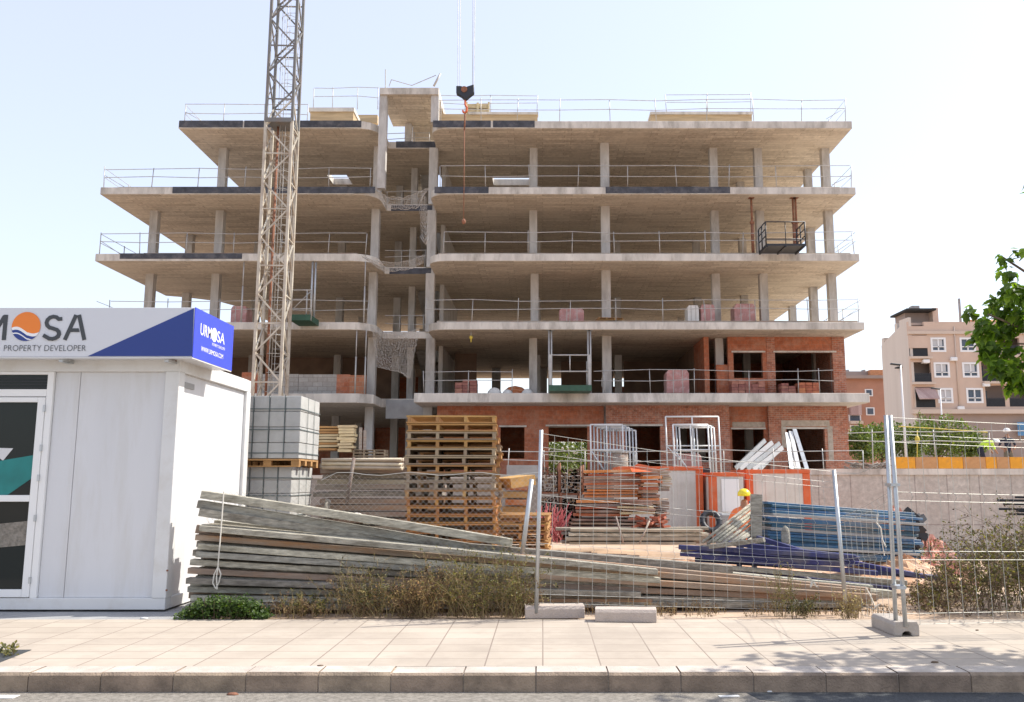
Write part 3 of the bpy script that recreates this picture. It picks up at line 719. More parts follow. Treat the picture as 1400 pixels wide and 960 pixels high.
# poster seen through the upper pane, pale wedge, and a seat reflection painted grey on the lower pane
po = MB(); py_ = fy + .012
def pl(mb, pts, y0, y1, m=0): return mb.xz([(X(a, b_, y0), Z(b_, y0)) for a, b_ in pts], y0, y1, m)
pl(po, [(-60, 640), (48, 622), (46, 652), (10, 677), (-60, 677)], py_, py_ + .002); po.build('poster', M['teal'], door)
po = MB(); pl(po, [(-20, 612), (18, 613), (4, 630)], py_, py_ + .002); po.build('poster', M['cabin'], door)
po = MB(); pl(po, [(-40, 720), (42, 712), (40, 745), (-40, 752)], py_, py_ + .002); po.build('reflected_seat', M['asphalt'], door)
for yy in (560, 614, 655, 710, 795):
    MB().box(dx1 - .09, dx1 - .066, fy - .022, fy + .002, Z(yy + 3, YC), Z(yy - 6, YC)).build('hinge', M['galv'], door)
MB().tube((dx0 + .8, fy - .05, 1.1), (dx0 + .8, fy - .05, 1.3), .012).build('handle', M['galv'], door)
for (a, b_) in ((231, 493), (236, 493), (241, 494), (229, 780), (228, 807)):
    pp = at(a, b_, YC); MB().tube((pp.x, YC - .012, pp.z), (pp.x, YC + .0, pp.z), .012, 6).build('bolt', M['rust'], so_)
# grey vent and pipe on the side wall
MB().box(xc - .04, xc - .028, YC + .25, YC + .55, Z(527, YC), Z(519, YC)).build('side_label', M['greywall'], so_)

# ------------------------------------------------------------------ sign on the cabin roof
SYF, SYB = YC - .30, YC + 1.0
sx1_ = X(265, 455, SYF); sx0_ = sx1_ - 7.0
sz0, sz1 = Z(488, SYF) , Z(420.5, SYF)
sg = thing('office_sign', 'long white and blue box sign with lettering on top of the white cabin', 'sign', ((sx0_ + sx1_) / 2, SYF, sz0))
MB().box(sx0_, sx1_ - .004, SYF + .004, SYB, sz0, sz1).build('box', M['signwhite'], sg, bevel=.004)
MB().box(sx1_ - .004, sx1_ + .004, SYF + .0, SYB, sz0 - .003, sz1 + .003).build('side_face', M['signblue2'], sg)
wd_ = MB()
pl(wd_, [(120, 487), (265, 421.5), (265, 487)], SYF - .0005, SYF + .003); 
for i, v in enumerate(wd_.v): wd_.v[i] = Vector((min(v.x, sx1_ - .0045), v.y, max(v.z, sz0 + .001)))
wd_.build('blue_wedge', M['signblue'], sg)
MB().box(sx0_, sx1_, SYF - .002, SYF + .02, sz0 - .018, sz0 - .004).box(sx1_ - .02, sx1_, SYF + .02, SYB, sz0 - .018, sz0 - .004).build('trim', M['cabinframe'], sg)
br_ = MB()
for xx in (sx1_ - .35, sx1_ - 1.6, sx1_ - 3): br_.box(xx, xx + .05, SYF + .05, SYB - .05, sz0 - .05, sz0 - .019)
br_.build('bracket', M['galv'], sg)
ly = SYF - .003
def lp(mb, pts, dy=0): return mb.xz([(X(a, 450, SYF), Z(b_, SYF)) for a, b_ in pts], ly - dy, SYF + .002 - dy)
def stroke(mb, pts, wpx):
    P = [Vector((a, b_)) for a, b_ in pts]
    for i in range(len(P) - 1):
        a, b_ = P[i], P[i + 1]; d = (b_ - a).normalized(); n = Vector((-d.y, d.x)) * wpx / 2
        e = d * wpx * .18
        mb.xz([(X(v.x, 450, SYF), Z(v.y, SYF)) for v in (a - e + n, b_ + e + n, b_ + e - n, a - e - n)], ly - .0004 * i, SYF + .002)
lt = MB()      # A
stroke(lt, [(90, 464), (102.3, 431.5)], 5.2); stroke(lt, [(106.8, 431.5), (116.2, 464)], 5.2)
lp(lt, [(94.5, 449), (107.5, 449), (109, 454), (92.6, 454)], .001)
lt.build('letter', M['inkgrey'], sg)
lt = MB()      # S
def arcp(cx, cy, rx, ry, a0, a1, n=6): return [(cx + rx * math.cos(R(a0 + (a1 - a0) * i / n)), cy + ry * math.sin(R(a0 + (a1 - a0) * i / n))) for i in range(n + 1)]
stroke(lt, [(83, 436)] + arcp(72, 441, 9, 8, -35, -270, 8) + [(72, 449)] + arcp(72, 456.5, 9.5, 7, -80, 140, 8) + [(61, 459)], 5)
lt.build('letter', M['inkgrey'], sg)
def mletter(x0, x1):
    lt = MB(); stroke(lt, [(x0, 464), (x0, 431.5)], 5.5); stroke(lt, [(x1, 464), (x1, 431.5)], 5.5)
    stroke(lt, [(x0 + 2, 433), ((x0 + x1) / 2, 456), (x1 - 2, 433)], 5.2); lt.build('letter', M['inkgrey'], sg)
mletter(-22, 6.5)
lt = MB(); stroke(lt, [(-52, 464), (-52, 432), (-40, 432), (-34, 440), (-40, 448), (-50, 448)], 5); stroke(lt, [(-42, 449), (-33, 464)], 5); lt.build('letter', M['inkgrey'], sg)
lt = MB(); stroke(lt, [(-88, 431), (-88, 455), (-82, 463), (-72, 463), (-66, 455), (-66, 431)], 5); lt.build('letter', M['inkgrey'], sg)
# the sun and waves disc
cx_, cy_, rr_ = 35.5, 446.5, 19.8
wave = lambda x, o: cy_ + 5.5 + o + 5.2 * math.sin((x - cx_) / rr_ * 2.6 + .2) * (1 if x < cx_ + 4 else .8)
def region(f0, f1, m_, dy):
    n = 28; xs_ = [cx_ - rr_ + .15 + (2 * rr_ - .3) * i / n for i in range(n + 1)]
    h_ = [math.sqrt(max(0, rr_ ** 2 - (x - cx_) ** 2)) for x in xs_]
    tp = [(x, min(cy_ + h, max(cy_ - h, f0(x)))) for x, h in zip(xs_, h_)]
    bt_ = [(x, min(cy_ + h, max(cy_ - h, f1(x)))) for x, h in zip(xs_, h_)]
    mb = MB()
    for i in range(n):
        q4 = [tp[i], tp[i + 1], bt_[i + 1], bt_[i]]
        if abs(q4[0][1] - q4[3][1]) + abs(q4[1][1] - q4[2][1]) < .15: continue
        vs = [(X(a, 450, SYF), ly - dy, Z(b_, SYF)) for a, b_ in q4]
        mb.add(vs, [(0, 1, 2, 3)])
    mb.build('logo_disc', m_, sg)
region(lambda x: -999, lambda x: wave(x, 0), M['orange'], 0)
region(lambda x: wave(x, 0), lambda x: wave(x, 4), M['white'], 0)
region(lambda x: wave(x, 4), lambda x: wave(x, 8), M['signblue'], 0)
region(lambda x: wave(x, 8), lambda x: wave(x, 9.6), M['white'], 0)
region(lambda x: wave(x, 9.6), lambda x: 999, M['signblue'], 0)
def text(body, name, m_, parent, origin, u, v, width, height, offset=0.0, spacing=1.0):
    """flat lettering: origin = lower left, u = reading direction, v = up"""
    cu = bpy.data.curves.new(name, 'FONT'); cu.body = body; cu.extrude = .0; cu.offset = offset; cu.resolution_u = 3; cu.space_character = spacing
    ob = bpy.data.objects.new(name, cu); COL.objects.link(ob)
    dg = bpy.context.evaluated_depsgraph_get(); dg.update()
    me = bpy.data.meshes.new_from_object(ob.evaluated_get(dg))
    bpy.data.objects.remove(ob)
    xs_ = [p_.co.x for p_ in me.vertices]; ys_ = [p_.co.y for p_ in me.vertices]
    x0, x1, y0, y1 = min(xs_), max(xs_), min(ys_), max(ys_)
    u = Vector(u).normalized(); v = Vector(v).normalized(); O = Vector(origin) - base_of(parent)
    for p_ in me.vertices:
        a = (p_.co.x - x0) / (x1 - x0) * width; b_ = (p_.co.y - y0) / (y1 - y0) * height
        p_.co = O + u * a + v * b_
    me.materials.clear(); me.materials.append(m_); me.name = name
    o = bpy.data.objects.new(name, me); COL.objects.link(o); o.parent = parent
    return o
kx = X(120, 475, SYF) - X(8, 475, SYF)
text('PROPERTY DEVELOPER', 'lettering', M['inkgrey'], sg, (X(8, 450, SYF), ly - .001, Z(480, SYF)), (1, 0, 0), (0, 0, 1), kx, Z(472, SYF) - Z(480, SYF), -.012)
sxx = sx1_ + .0055; dp_ = SYB - SYF; hh = sz1 - sz0
text('URM', 'lettering', M['white'], sg, (sxx, SYF + dp_ * .14, sz0 + hh * .50), (0, 1, 0), (0, 0, 1), dp_ * .27, hh * .24, .004)
text('SA', 'lettering', M['white'], sg, (sxx, SYF + dp_ * .56, sz0 + hh * .50), (0, 1, 0), (0, 0, 1), dp_ * .20, hh * .24, .004)
dd = MB(); cc = Vector((sxx, SYF + dp_ * .485, sz0 + hh * .62)); rr = hh * .15
dd.add([cc + Vector((0, rr * math.cos(2 * math.pi * i / 20), rr * math.sin(2 * math.pi * i / 20))) for i in range(20)], [tuple(range(20))]); dd.build('logo_disc', M['white'], sg, fix=False)
text('PROPERTY DEVELOPER', 'lettering', M['white'], sg, (sxx, SYF + dp_ * .44, sz0 + hh * .38), (0, 1, 0), (0, 0, 1), dp_ * .34, hh * .06, .0)
text('WWW.URMOSA.COM', 'lettering', M['white'], sg, (sxx, SYF + dp_ * .18, sz0 + hh * .18), (0, 1, 0), (0, 0, 1), dp_ * .56, hh * .10, .006)

# ------------------------------------------------------------------ tower crane mast and hook
CY = 33.6
cx0 = X(366, 270, CY); cw = 1.05
lx, rx_ = cx0 - .22, cx0 - .22 + cw
CB, CT = PZ, 34.0
cr = thing('tower_crane', 'lattice mast of a tower crane, cream painted with rusty streaks, standing before the left wing', 'crane', (cx0, CY, CB))
rot = R(3)
def cp(i, z):
    a, b_ = [(0, 0), (cw, 0), (cw, cw), (0, cw)][i]
    return Vector((lx + a * math.cos(rot) - b_ * math.sin(rot), CY + a * math.sin(rot) + b_ * math.cos(rot), z))
zsw = Z(165, CY)
for i in range(4):
    MB().bar(cp(i, CB), cp(i, zsw), .115, .115, up=(0, 1, 0)).build('mast_leg', M['crane'], cr, bevel=.01)
    MB().bar(cp(i, zsw), cp(i, CT), .11, .11, up=(0, 1, 0)).build('mast_leg', M['cranegrey'], cr, bevel=.01)
pz = 1.16
nseg = int((CT - CB) / pz)
for face in range(4):
    for band, (z_a, z_b) in enumerate(((CB, zsw), (zsw, CT))):
        br = MB(); i = 0; z = CB + .1
        while z < CT - pz:
            if z_a <= z < z_b:
                a, b_ = face, (face + 1) % 4
                if (i + face) % 2: a, b_ = b_, a
                br.bar(cp(a, z), cp(b_, z + pz), .05, .06)
                if i % 2 == (0 if face % 2 else 1): br.bar(cp(face, z), cp((face + 1) % 4, z), .045, .05)
                if face % 2 and i % 2: br.bar(cp(b_, z), cp(a, z + pz), .035, .035)
            z += pz; i += 1
        br.build('bracing', M['crane'] if band == 0 else M['cranegrey'], cr)
ld = MB(); la = (cp(2, 0) + cp(3, 0)) / 2 + Vector((.12, -.22, 0))
for s in (-.17, .17): ld.tube((la.x + s, la.y, CB), (la.x + s, la.y, CT), .018, 5)
z = CB + .2
while z < CT: ld.tube((la.x - .17, la.y, z), (la.x + .17, la.y, z), .011, 4); z += .3
ld.build('ladder', M['rail'], cr)
hp = MB(); z = CB + 1
while z < CT:
    pts = [Vector((la.x + .36 * math.cos(R(a)), la.y - .05 + .5 * math.sin(R(a)), z)) for a in range(180, 361, 36)]
    hp.path(pts, .012, 4); z += .75
for a in (180, 252, 288, 360): hp.tube((la.x + .36 * math.cos(R(a)), la.y - .05 + .5 * math.sin(R(a)), CB + 1), (la.x + .36 * math.cos(R(a)), la.y - .05 + .5 * math.sin(R(a)), CT), .010, 4)
hp.build('ladder_hoop', M['rail'], cr)
MB().box(lx + .05, lx + cw - .05, CY + .05, CY + cw - .05, zsw - .05, zsw + .03).box(lx - .02, lx + cw, CY - .09, CY - .05, zsw - .08, zsw + .1).build('platform', M['cranegrey'], cr)
MB().tube(cp(0, CB) + Vector((.35, .5, 0)), cp(0, zsw + .1) + Vector((.35, .5, 0)), .05, 6).build('cable', M['rust'], cr)
HY = 34.5
hk = thing('crane_hook', 'dark pulley block with a red centre, hook and hanging chain on two crane ropes', 'crane hook', at(636, 150, HY))
hb = MB(); hq = lambda a, b_: (X(a, b_, HY), Z(b_, HY))
hb.xz([hq(624, 119), hq(630, 119), hq(636, 121), hq(641, 119), hq(648, 117), hq(648.5, 128), hq(641, 134), hq(636.5, 138), hq(631, 133), hq(624, 129)], HY - .12, HY + .12)
hb.build('pulley_block', M['blackmetal'], hk, bevel=.02)
MB().tube((*[X(635, 124, HY)], HY - .16, Z(124, HY)), (X(635, 124, HY), HY + .16, Z(124, HY)), .13, 12).build('pulley', M['rust'], hk)
for (a, b_) in ((626, 623.5), (629, 627), (646, 646), (648, 650)):
    MB().tube((X(a, 119, HY), HY, Z(119, HY)), (X(b_ , -80, HY), HY, Z(-80, HY) + 8), .014, 4).build('rope', M['rail'], hk)
hkk = MB(); hkk.path([at(a, b_, HY) for a, b_ in ((636, 137), (636, 143), (638.5, 147), (638, 153), (634, 154.5), (632.5, 151))], .045, 6); hkk.build('hook', M['redorange'], hk)
ch = MB(); ch.tube(at(636, 154, HY), at(635, 178, HY), .035, 5); ch.tube(at(635, 178, HY), at(634, 302, HY), .018, 5); ch.ball(at(634, 303, HY), .09, .09, .12); ch.build('chain', M['rust'], hk)

# ------------------------------------------------------------------ loading platforms on the floors
def tb(mb, Y, pts, r=.03, n=6):
    for (a, b_), (c, d_) in zip(pts[:-1], pts[1:]): mb.tube(at(a, b_, Y), at(c, d_, Y), r, n)
    return mb
lpf = thing('loading_platform', 'black steel loading platform hanging out beyond the third slab, with two rusty props', 'loading platform', at(1067, 345, 35.5))
YP = 35.6
x0, x1, zp = X(1048, 336, YP), X(1102, 336, YP), Z(336, YP)
pd = MB(); pd.box(x0, x1, YP, YP + 1.3, zp, zp + .09)
for i in range(3): pd.box(x0 + i * .78, x0 + i * .78 + .06, YP + .02, YP + 1.3, zp - .05, zp - .003)
pd.build('deck', M['blackmetal'], lpf)
fr = MB()
for xx in (x0, x1):
    for yy in (YP + .05, YP + .7, YP + 1.25): fr.tube((xx, yy, zp), (xx, yy, zp + 1.05), .03)
    for zz in (.45, .75, 1.05): fr.tube((xx, YP + .05, zp + zz), (xx, YP + 1.25, zp + zz), .025)
for zz in (.3, 1.05): fr.tube((x0, YP + .05, zp + zz), (x1, YP + .05, zp + zz), .025)
fr.tube(((x0 + x1) / 2, YP + .05, zp), ((x0 + x1) / 2, YP + .05, zp + 1.05), .02)
fr.build('railing', M['blackmetal'], lpf)
for px_, n in ((1028, 1), (1085, 2)):
    for k_ in range(n):
        pr = MB(); Yp = 37.5; xx = X(px_ + k_ * 3.5, 300, Yp)
        zlo, zhi = ZT[3], ZT[4] - TH[4]
        pr.tube((xx, Yp, zlo), (xx, Yp, zlo + 1.5), .07, 8); pr.tube((xx, Yp, zlo + 1.5), (xx, Yp, zhi), .05, 8); pr.box(xx - .12, xx + .12, Yp - .12, Yp + .12, zhi - .02, zhi); pr.ball((xx, Yp, zlo + 1.55), .11, .11, .1)
        pr.build('prop', M['rust'], lpf)
lpg = thing('loading_platform', 'dark green loading platform on the first slab with a tall light steel frame', 'loading platform', at(779, 538, 35.8))
YP = 35.6; x0, x1, zp = X(751, 537, YP), X(808, 537, YP), Z(534, YP)
pd = MB(); pd.box(x0, x1, YP, YP + 2.2, zp, zp + .12); pd.box(x0 - .03, x1 + .03, YP - .04, YP - .0, zp - .02, zp + .22)
for i in range(7): pd.box(x0 + .1 + i * .24, x0 + .14 + i * .24, YP - .06, YP - .042, zp, zp + .22)
pd.build('deck', M['green'], lpg)
fr = MB()
for xx in (x0 + .05, x1 - .05):
    fr.bar((xx, YP + .1, zp), (xx, YP + .1, zp + 1.5), .1, .06, up=(0, 1, 0))
    fr.tube((xx, YP + 2.1, zp), (xx, YP + 2.1, zp + 1.5), .04); fr.tube((xx, YP + .1, zp + 1.0), (xx, YP + 2.1, zp + 1.0), .03)
for zz in (.8, 1.48): fr.tube((x0, YP + .1, zp + zz), (x1, YP + .1, zp + zz), .03)
fr.tube(((x0 + x1) / 2, YP + .1, zp + .8), ((x0 + x1) / 2, YP + .1, zp + 1.48), .025)
fr.build('frame', M['rail'], lpg)
for px_ in (750.5, 754, 804, 807.5):
    pr = MB(); xx = X(px_, 490, D + .15); pr.tube((xx, D + .15, ZT[1]), (xx, D + .15, ZT[2] - TH[2]), .04, 6); pr.box(xx - .1, xx + .1, D + .05, D + .25, ZT[2] - TH[2] - .02, ZT[2] - TH[2]); pr.build('prop', M['rail'], lpg)
lpd = thing('loading_platform', 'dark green loading platform on the second slab behind the crane mast', 'loading platform', at(420, 440, 35.8))
x0, x1, zp = X(396, 440, YP), X(424, 440, YP), Z(438, YP)
pd = MB(); pd.box(x0, x1, YP, YP + 1.4, zp, zp + .25); pd.build('deck', M['green'], lpd)
fr = MB()
for xx in (x0, x1 - .2, x1): fr.tube((xx, YP + .1, zp), (xx, YP + .1, zp + 1.3), .03)
for zz in (.5, .9, 1.3): fr.tube((x0, YP + .1, zp + zz), (x1, YP + .1, zp + zz), .025)
fr.tube((x0, YP + .1, zp + .4), (x1, YP + .1, zp + 1.3), .02); fr.build('frame', M['rail'], lpd)
for px_ in (426, 430.5):
    pr = MB(); xx = X(px_, 400, D + .1); pr.tube((xx, D + .1, ZT[2]), (xx, D + .1, ZT[3] - TH[3]), .045, 6); pr.build('prop', M['galv'], lpd)
hh_ = thing('hanging_hoist', 'small yellow hoist hanging under the second slab near the recess', 'hoist', at(644, 462, D + .3))
MB().tube((X(644, 455, D + .3), D + .3, ZT[2] - TH[2]), at(644, 460, D + .3), .02).build('hanger', M['rail'], hh_)
MB().ball(at(644, 461.5, D + .3), .08, .07, .09, 8, 5).build('motor', M['yellowpaint'], hh_); MB().tube(at(644, 463, D + .3), at(644, 468, D + .3), .03).build('hook', M['yellowpaint'], hh_)
# single steel props
for (a, ya, b_, yb, txt) in ((488, 452, 487, 534, 'thin steel prop under the second slab, left of the two near the net'), (501, 452, 499, 534, 'thin steel prop under the second slab beside the hanging net'), (497, 360, 495, 440, 'thin steel prop between the second and third slab of the left wing'), (329, 360, 327, 440, 'thin steel prop left of the crane mast on the second slab')):
    pr = MB(); Yp = D + .1; xx = X(a, 450, Yp); lvl = 1 if ya > 400 else 2
    pr.tube((xx, Yp, ZT[lvl]), (xx, Yp, ZT[lvl] + 1.6), .035, 6); pr.tube((xx, Yp, ZT[lvl] + 1.6), (xx, Yp, ZT[lvl + 1] - TH[lvl + 1]), .025, 6)
    tag(pr.build('steel_prop', M['rail']), txt, 'prop', 'steel props on the floors')

# ------------------------------------------------------------------ goods on the floors
def wrapped(name, px0, px1, py0, py1, Y, m_, label, cat, dp=.9, group=None, zbase=None, rnd_top=True):
    z0 = Z(py1, Y) if zbase is None else zbase
    x0, x1, z1 = X(px0, py1, Y), X(px1, py1, Y), Z(py0, Y)
    o = thing(name, label, cat, ((x0 + x1) / 2, Y, z0), group)
    pm_ = MB()
    for k_ in range(3): pm_.box(x0 + k_ * (x1 - x0 - .1) / 2, x0 + k_ * (x1 - x0 - .1) / 2 + .1, Y, Y + dp, z0, z0 + .08)
    pm_.box(x0, x1, Y, Y + dp, z0 + .081, z0 + .11); pm_.build('pallet', M['wood'], o)
    b_ = MB(); n = 4; hh = z1 - z0 - .12
    prof = [(0, 0), (0, hh * .86), ((x1 - x0) * .10, hh), ((x1 - x0) * .9, hh), ((x1 - x0), hh * .84), (x1 - x0, 0)] if rnd_top else [(0, 0), (0, hh), (x1 - x0, hh), (x1 - x0, 0)]
    b_.xz([(x0 + .02 + p_[0] * .97, z0 + .115 + p_[1]) for p_ in prof], Y + .02, Y + dp - .02)
    b_.build('wrapped_load', m_, o, bevel=.02)
    s_ = MB()
    for k_ in (.3, .7): s_.box(x0 + (x1 - x0) * k_, x0 + (x1 - x0) * k_ + .03, Y + .005, Y + .018, z0 + .12, z1 - .01)
    s_.build('strap', M['netting'], o)
    return o
wrapped('brick_pallet', 764, 799, 421, 439, 38.3, M['pinkbrick'], 'pinkish wrapped pallet of bricks on the second slab, left of the small pallet stack', 'brick pallet', zbase=ZT[2])
wrapped('brick_pallet', 1004, 1034, 415, 439, 38.6, M['pinkbrick'], 'reddish wrapped pallet of bricks near the right end of the second slab', 'brick pallet', zbase=ZT[2])
wrapped('brick_pallet', 911, 943, 505, 536, 38.0, M['pinkbrick'], 'tall pink wrapped pallet of bricks on the first slab', 'brick pallet', zbase=ZT[1])
wrapped('brick_pallet', 923, 960, 620, 648, 34.6, M['pinkbrick'], 'pinkish wrapped brick pallet on the podium behind the cream container', 'brick pallet', zbase=PZ)
wrapped('material_bag', 940, 956, 417, 439, 38.2, M['bag'], 'pale wrapped sacks on the second slab', 'sacks', zbase=ZT[2])
wrapped('material_bag', 958, 978, 416, 439, 38.3, M['pinkbrick'], 'mauve and white wrapped sacks beside the pale sacks on the second slab', 'sacks', zbase=ZT[2])
wrapped('brick_pallet', 314, 336, 418, 441, 38.4, M['pinkbrick'], 'faded pink wrapped bricks on the second slab of the left wing', 'brick pallet', zbase=ZT[2])
def brickpile(px0, px1, py0, Y, zb, label, m_=None, dp=.7, group=None):
    x0, x1, z1 = X(px0, py0, Y), X(px1, py0, Y), Z(py0, Y)
    b_ = MB(); n = max(2, int((x1 - x0) / .26)); s = (x1 - x0) / n; h = (z1 - zb); r_ = max(1, round(h / .125)); hh = h / r_
    for j in range(r_):
        for i in range(n):
            if j == r_ - 1 and rnd.random() < .3: continue
            b_.obox((x0 + s * (i + .5) + rnd.uniform(-.01, .01), Y + dp / 2 + rnd.uniform(-.02, .02), zb + hh * (j + .5)), (s * .94, dp, hh * .93))
    return tag(b_.build('brick_stack', m_ or M['orangewood']), label, 'brick stack', group)
M['brickorange'] = mat('orange brick', (.50, .17, .09), .9, .2, 6, .3, island=.2)
M['brickpink'] = mat('dusty red brick', (.40, .17, .13), .9, .2, 6, .3, island=.2)
brickpile(622, 652, 519, 38.6, ZT[1], 'stack of dusty red bricks on the first slab left of the orange tarpaulin', M['brickpink'])
brickpile(1092, 1120, 523, 38.2, ZT[1], 'small stack of bright orange bricks on the first slab before the wide brick opening', M['brickorange'])
brickpile(1000, 1046, 521, 38.35, ZT[1], 'low long stack of red bricks on the first slab under the smaller brick opening', M['brickpink'])
brickpile(1068, 1088, 524, 38.4, ZT[1], 'dusty brick stack left of the bright orange one', M['brickpink'])
tp = MB(); tp.ball((X(704, 527, 38.3), 38.6, ZT[1]), .62, .45, .5, 9, 6, z0=0)
tag(tp.build('tarpaulin_heap', M['orangewood']), 'orange brown heap under a tarpaulin on the first slab beside a column', 'heap')
for (a, b_, c, t_) in ((676, 529, .33, 'white sack on the first slab left of the orange heap'), (694, 531, .25, 'small white sack leaning on the orange heap'), (721, 527, .28, 'white sack on the first slab between the orange heap and the column')):
    s_ = MB(); s_.ball((X(a, b_, 37.9), 37.95, ZT[1]), c, .25, c * 1.1, 8, 6, z0=0); tag(s_.build('sack', M['bag']), t_, 'sack')
# wooden pallets prototype
def make_pallet(w_=1.26, d_=1.05, h=.108, m_='wood'):
    o = thing('wooden_pallet', 'x', 'pallet', (0, 0, 0))
    a = MB()
    for i in range(7): a.box(-w_ / 2 + rnd.uniform(-.006, .006), w_ / 2 + rnd.uniform(-.006, .006), -d_ / 2 + i * (d_ - .1) / 6, -d_ / 2 + i * (d_ - .1) / 6 + .1, h - .02, h)
    a.build('deck_boards', M[m_], o)
    for k_ in range(4):
        x = -w_ / 2 + .02 + k_ * (w_ - .085) / 3
        MB().box(x, x + .045, -d_ / 2, d_ / 2, .0185, h - .0215).build('stringer', M[m_], o)
    b_ = MB()
    for y in (-d_ / 2, -.05, d_ / 2 - .1): b_.box(-w_ / 2, w_ / 2, y, y + .1, 0, .0175)
    b_.build('bottom_boards', M[m_], o)
    return o
proto = make_pallet()
proto_grey = None
proto_or = None
first = True
ORD = 'lowest second third fourth fifth sixth seventh eighth ninth tenth eleventh twelfth thirteenth fourteenth fifteenth sixteenth seventeenth eighteenth nineteenth twentieth twenty-first twenty-second twenty-third twenty-fourth'.split()
def place_pallet(loc, rz, label, group, tilt=0, sc_=1, grey=False):
    global first, proto_grey, proto_or
    if grey == 'o':
        o = copy_tree(proto_or) if proto_or else make_pallet(m_='woodorange')
        if not proto_or: proto_or = o
        o.location = loc; o.rotation_euler = (0, tilt, rz); tag(o, label, None, group); return o
    if grey:
        if proto_grey is None: o = proto_grey = make_pallet(m_='woodgrey')
        else: o = copy_tree(proto_grey)
    else:
        o = proto if first else copy_tree(proto); first = False
    o.location = loc; o.rotation_euler = (0, tilt, rz); o['label'] = label
    if group: o['group'] = group
    if sc_ != 1: o.scale = (sc_,) * 3
    return o
YS = 12.1; psx = X(613, 650, YS) ; ns = 22; step = (Z(567, YS) + .1) / ns
for i in range(ns):
    lab = 'topmost brown wooden pallet of the tall stack beside the fence' if i == ns - 1 else ORD[ns - 1 - i] + ' pallet from the top of the tall brown pallet stack'
    jx = rnd.uniform(-.015, .015) + (.02 if i < 12 else 0)
    place_pallet((psx + jx, YS + .6 + rnd.uniform(-.02, .02), -.1 + i * step), R(2.5 + rnd.uniform(-.8, .8)), lab, 'pallets in the tall stack', grey=('o' if i < 12 else i in (13, 14, 16, 17, 19)))
for i in range(20):
    place_pallet((psx + .02 + rnd.uniform(-.03, .03), YS + 1.74, -.12 + i * step), R(2.5 + rnd.uniform(-1, 1)), ORD[i] + ' pallet from the bottom of the row right behind the tall stack', 'pallets behind the tall stack', grey=i % 3 == 0)
for i in range(3):
    place_pallet((X(833, 430, 38.0), 38.4, ZT[2] + i * .14), R(4 * i), ['lowest', 'middle', 'topmost'][i] + ' of three small pallets before a column on the second slab', 'pallets on the second slab', sc_=.9)
for i in range(9):
    place_pallet((X(696, 700, 13.6) + rnd.uniform(-.02, .02), 14.2, -.2 + i * .135), R(-3), ORD[i] + ' pallet from the bottom of the lower stack right of the tall one', 'pallets in the low stack')
for i in range(8):
    place_pallet((X(505, 600, 34), 34.4, PZ + i * .125), R(3), ORD[i] + ' pallet from the bottom of the podium stack by the grey column', 'pallets on the podium', grey=True)
# wooden crate stack on the roof
wb = thing('timber_crate', 'yellowish slatted timber crate standing on the roof right of the stair head', 'crate', (X(655, 160, 39), 39, ZT[5]))
wbm = MB(); xa, xb, z0, z1 = X(638, 160, 39), X(668, 160, 39), ZT[5], Z(141, 39)
n = 7
for i in range(n): wbm.box(xa, xb, 39, 39.8, z0 + (z1 - z0) * i / n, z0 + (z1 - z0) * (i + .82) / n)
wbm.build('slats', M['woodnew'], wb); MB().box(xa - .05, xa + .04, 38.93, 38.99, z0, z1 + .03).box(xb - .04, xb + .05, 38.93, 38.99, z0, z1 + .03).box((xa + xb) / 2 - .05, (xa + xb) / 2 + .05, 38.93, 38.99, z0, z1).build('post', M['woodnew'], wb)

# ------------------------------------------------------------------ concrete block cubes
def blockcube(px0, px1, pyt, pyb, Y, nx_, ny_, nz_, dp, label, x_left_off=0):
    x1 = X(px1, (pyt + pyb) / 2, Y); x0 = X(px0, (pyt + pyb) / 2, Y) - x_left_off
    z0, z1 = Z(pyb, Y), Z(pyt, Y)
    o = thing('block_cube', label, 'concrete blocks', ((x0 + x1) / 2, Y, z0 - .13), 'strapped cubes of concrete blocks')
    bw, bd, bh = (x1 - x0) / nx_, dp / ny_, (z1 - z0) / nz_
    m_ = MB()
    for k_ in range(nz_):
        for j in range(ny_):
            for i in range(nx_):
                if 0 < i < nx_ - 1 and 0 < j < ny_ - 1 and k_ < nz_ - 1: continue
                m_.obox((x0 + bw * (i + .5) + rnd.uniform(-.004, .004), Y + bd * (j + .5) + rnd.uniform(-.004, .004), z0 + bh * (k_ + .5)), (bw - .010, bd - .010, bh - .007))
    m_.build('blocks', M['cblock'], o, bevel=.006)
    s_ = MB(); e = .008
    for k_ in (.08, .45, .78):
        zz = z0 + (z1 - z0) * k_
        s_.box(x0 - e, x1 + e, Y - e, Y - e + .004, zz, zz + .014); s_.box(x1 + e - .004, x1 + e, Y - e + .004, Y + dp, zz, zz + .014)
    for i in range(1, nx_):
        xx = x0 + bw * i; s_.box(xx - .006, xx + .006, Y - e - .004, Y - e - .0005, z0, z1 + .01)
    for j in range(1, ny_):
        yy = Y + bd * j; s_.box(x1 + e + .0005, x1 + e + .004, yy - .006, yy + .006, z0, z1 + .01)
    s_.build('strap', M['strap'], o)
    p_ = MB()
    p_.box(x0, x1, Y, Y + dp, z0 - .03, z0 - .004)
    for j in range(4):
        yy = Y + .01 + j * (dp - .12) / 3
        for i in range(3):
            xx = x0 + i * (x1 - x0 - .12) / 2; p_.box(xx, xx + .12, yy, yy + .1, z0 - .105, z0 - .031)
    p_.box(x0, x1, Y, Y + .1, z0 - .125, z0 - .106).box(x0, x1, Y + dp - .1, Y + dp, z0 - .125, z0 - .106)
    p_.build('pallet', M['wood'], o)
    return o
YK = YB + .25
blockcube(342, 410.5, 541, 627, YK, 4, 3, 4, 1.15, 'upper strapped cube of grey concrete blocks on a pallet beside the cabin', .2)
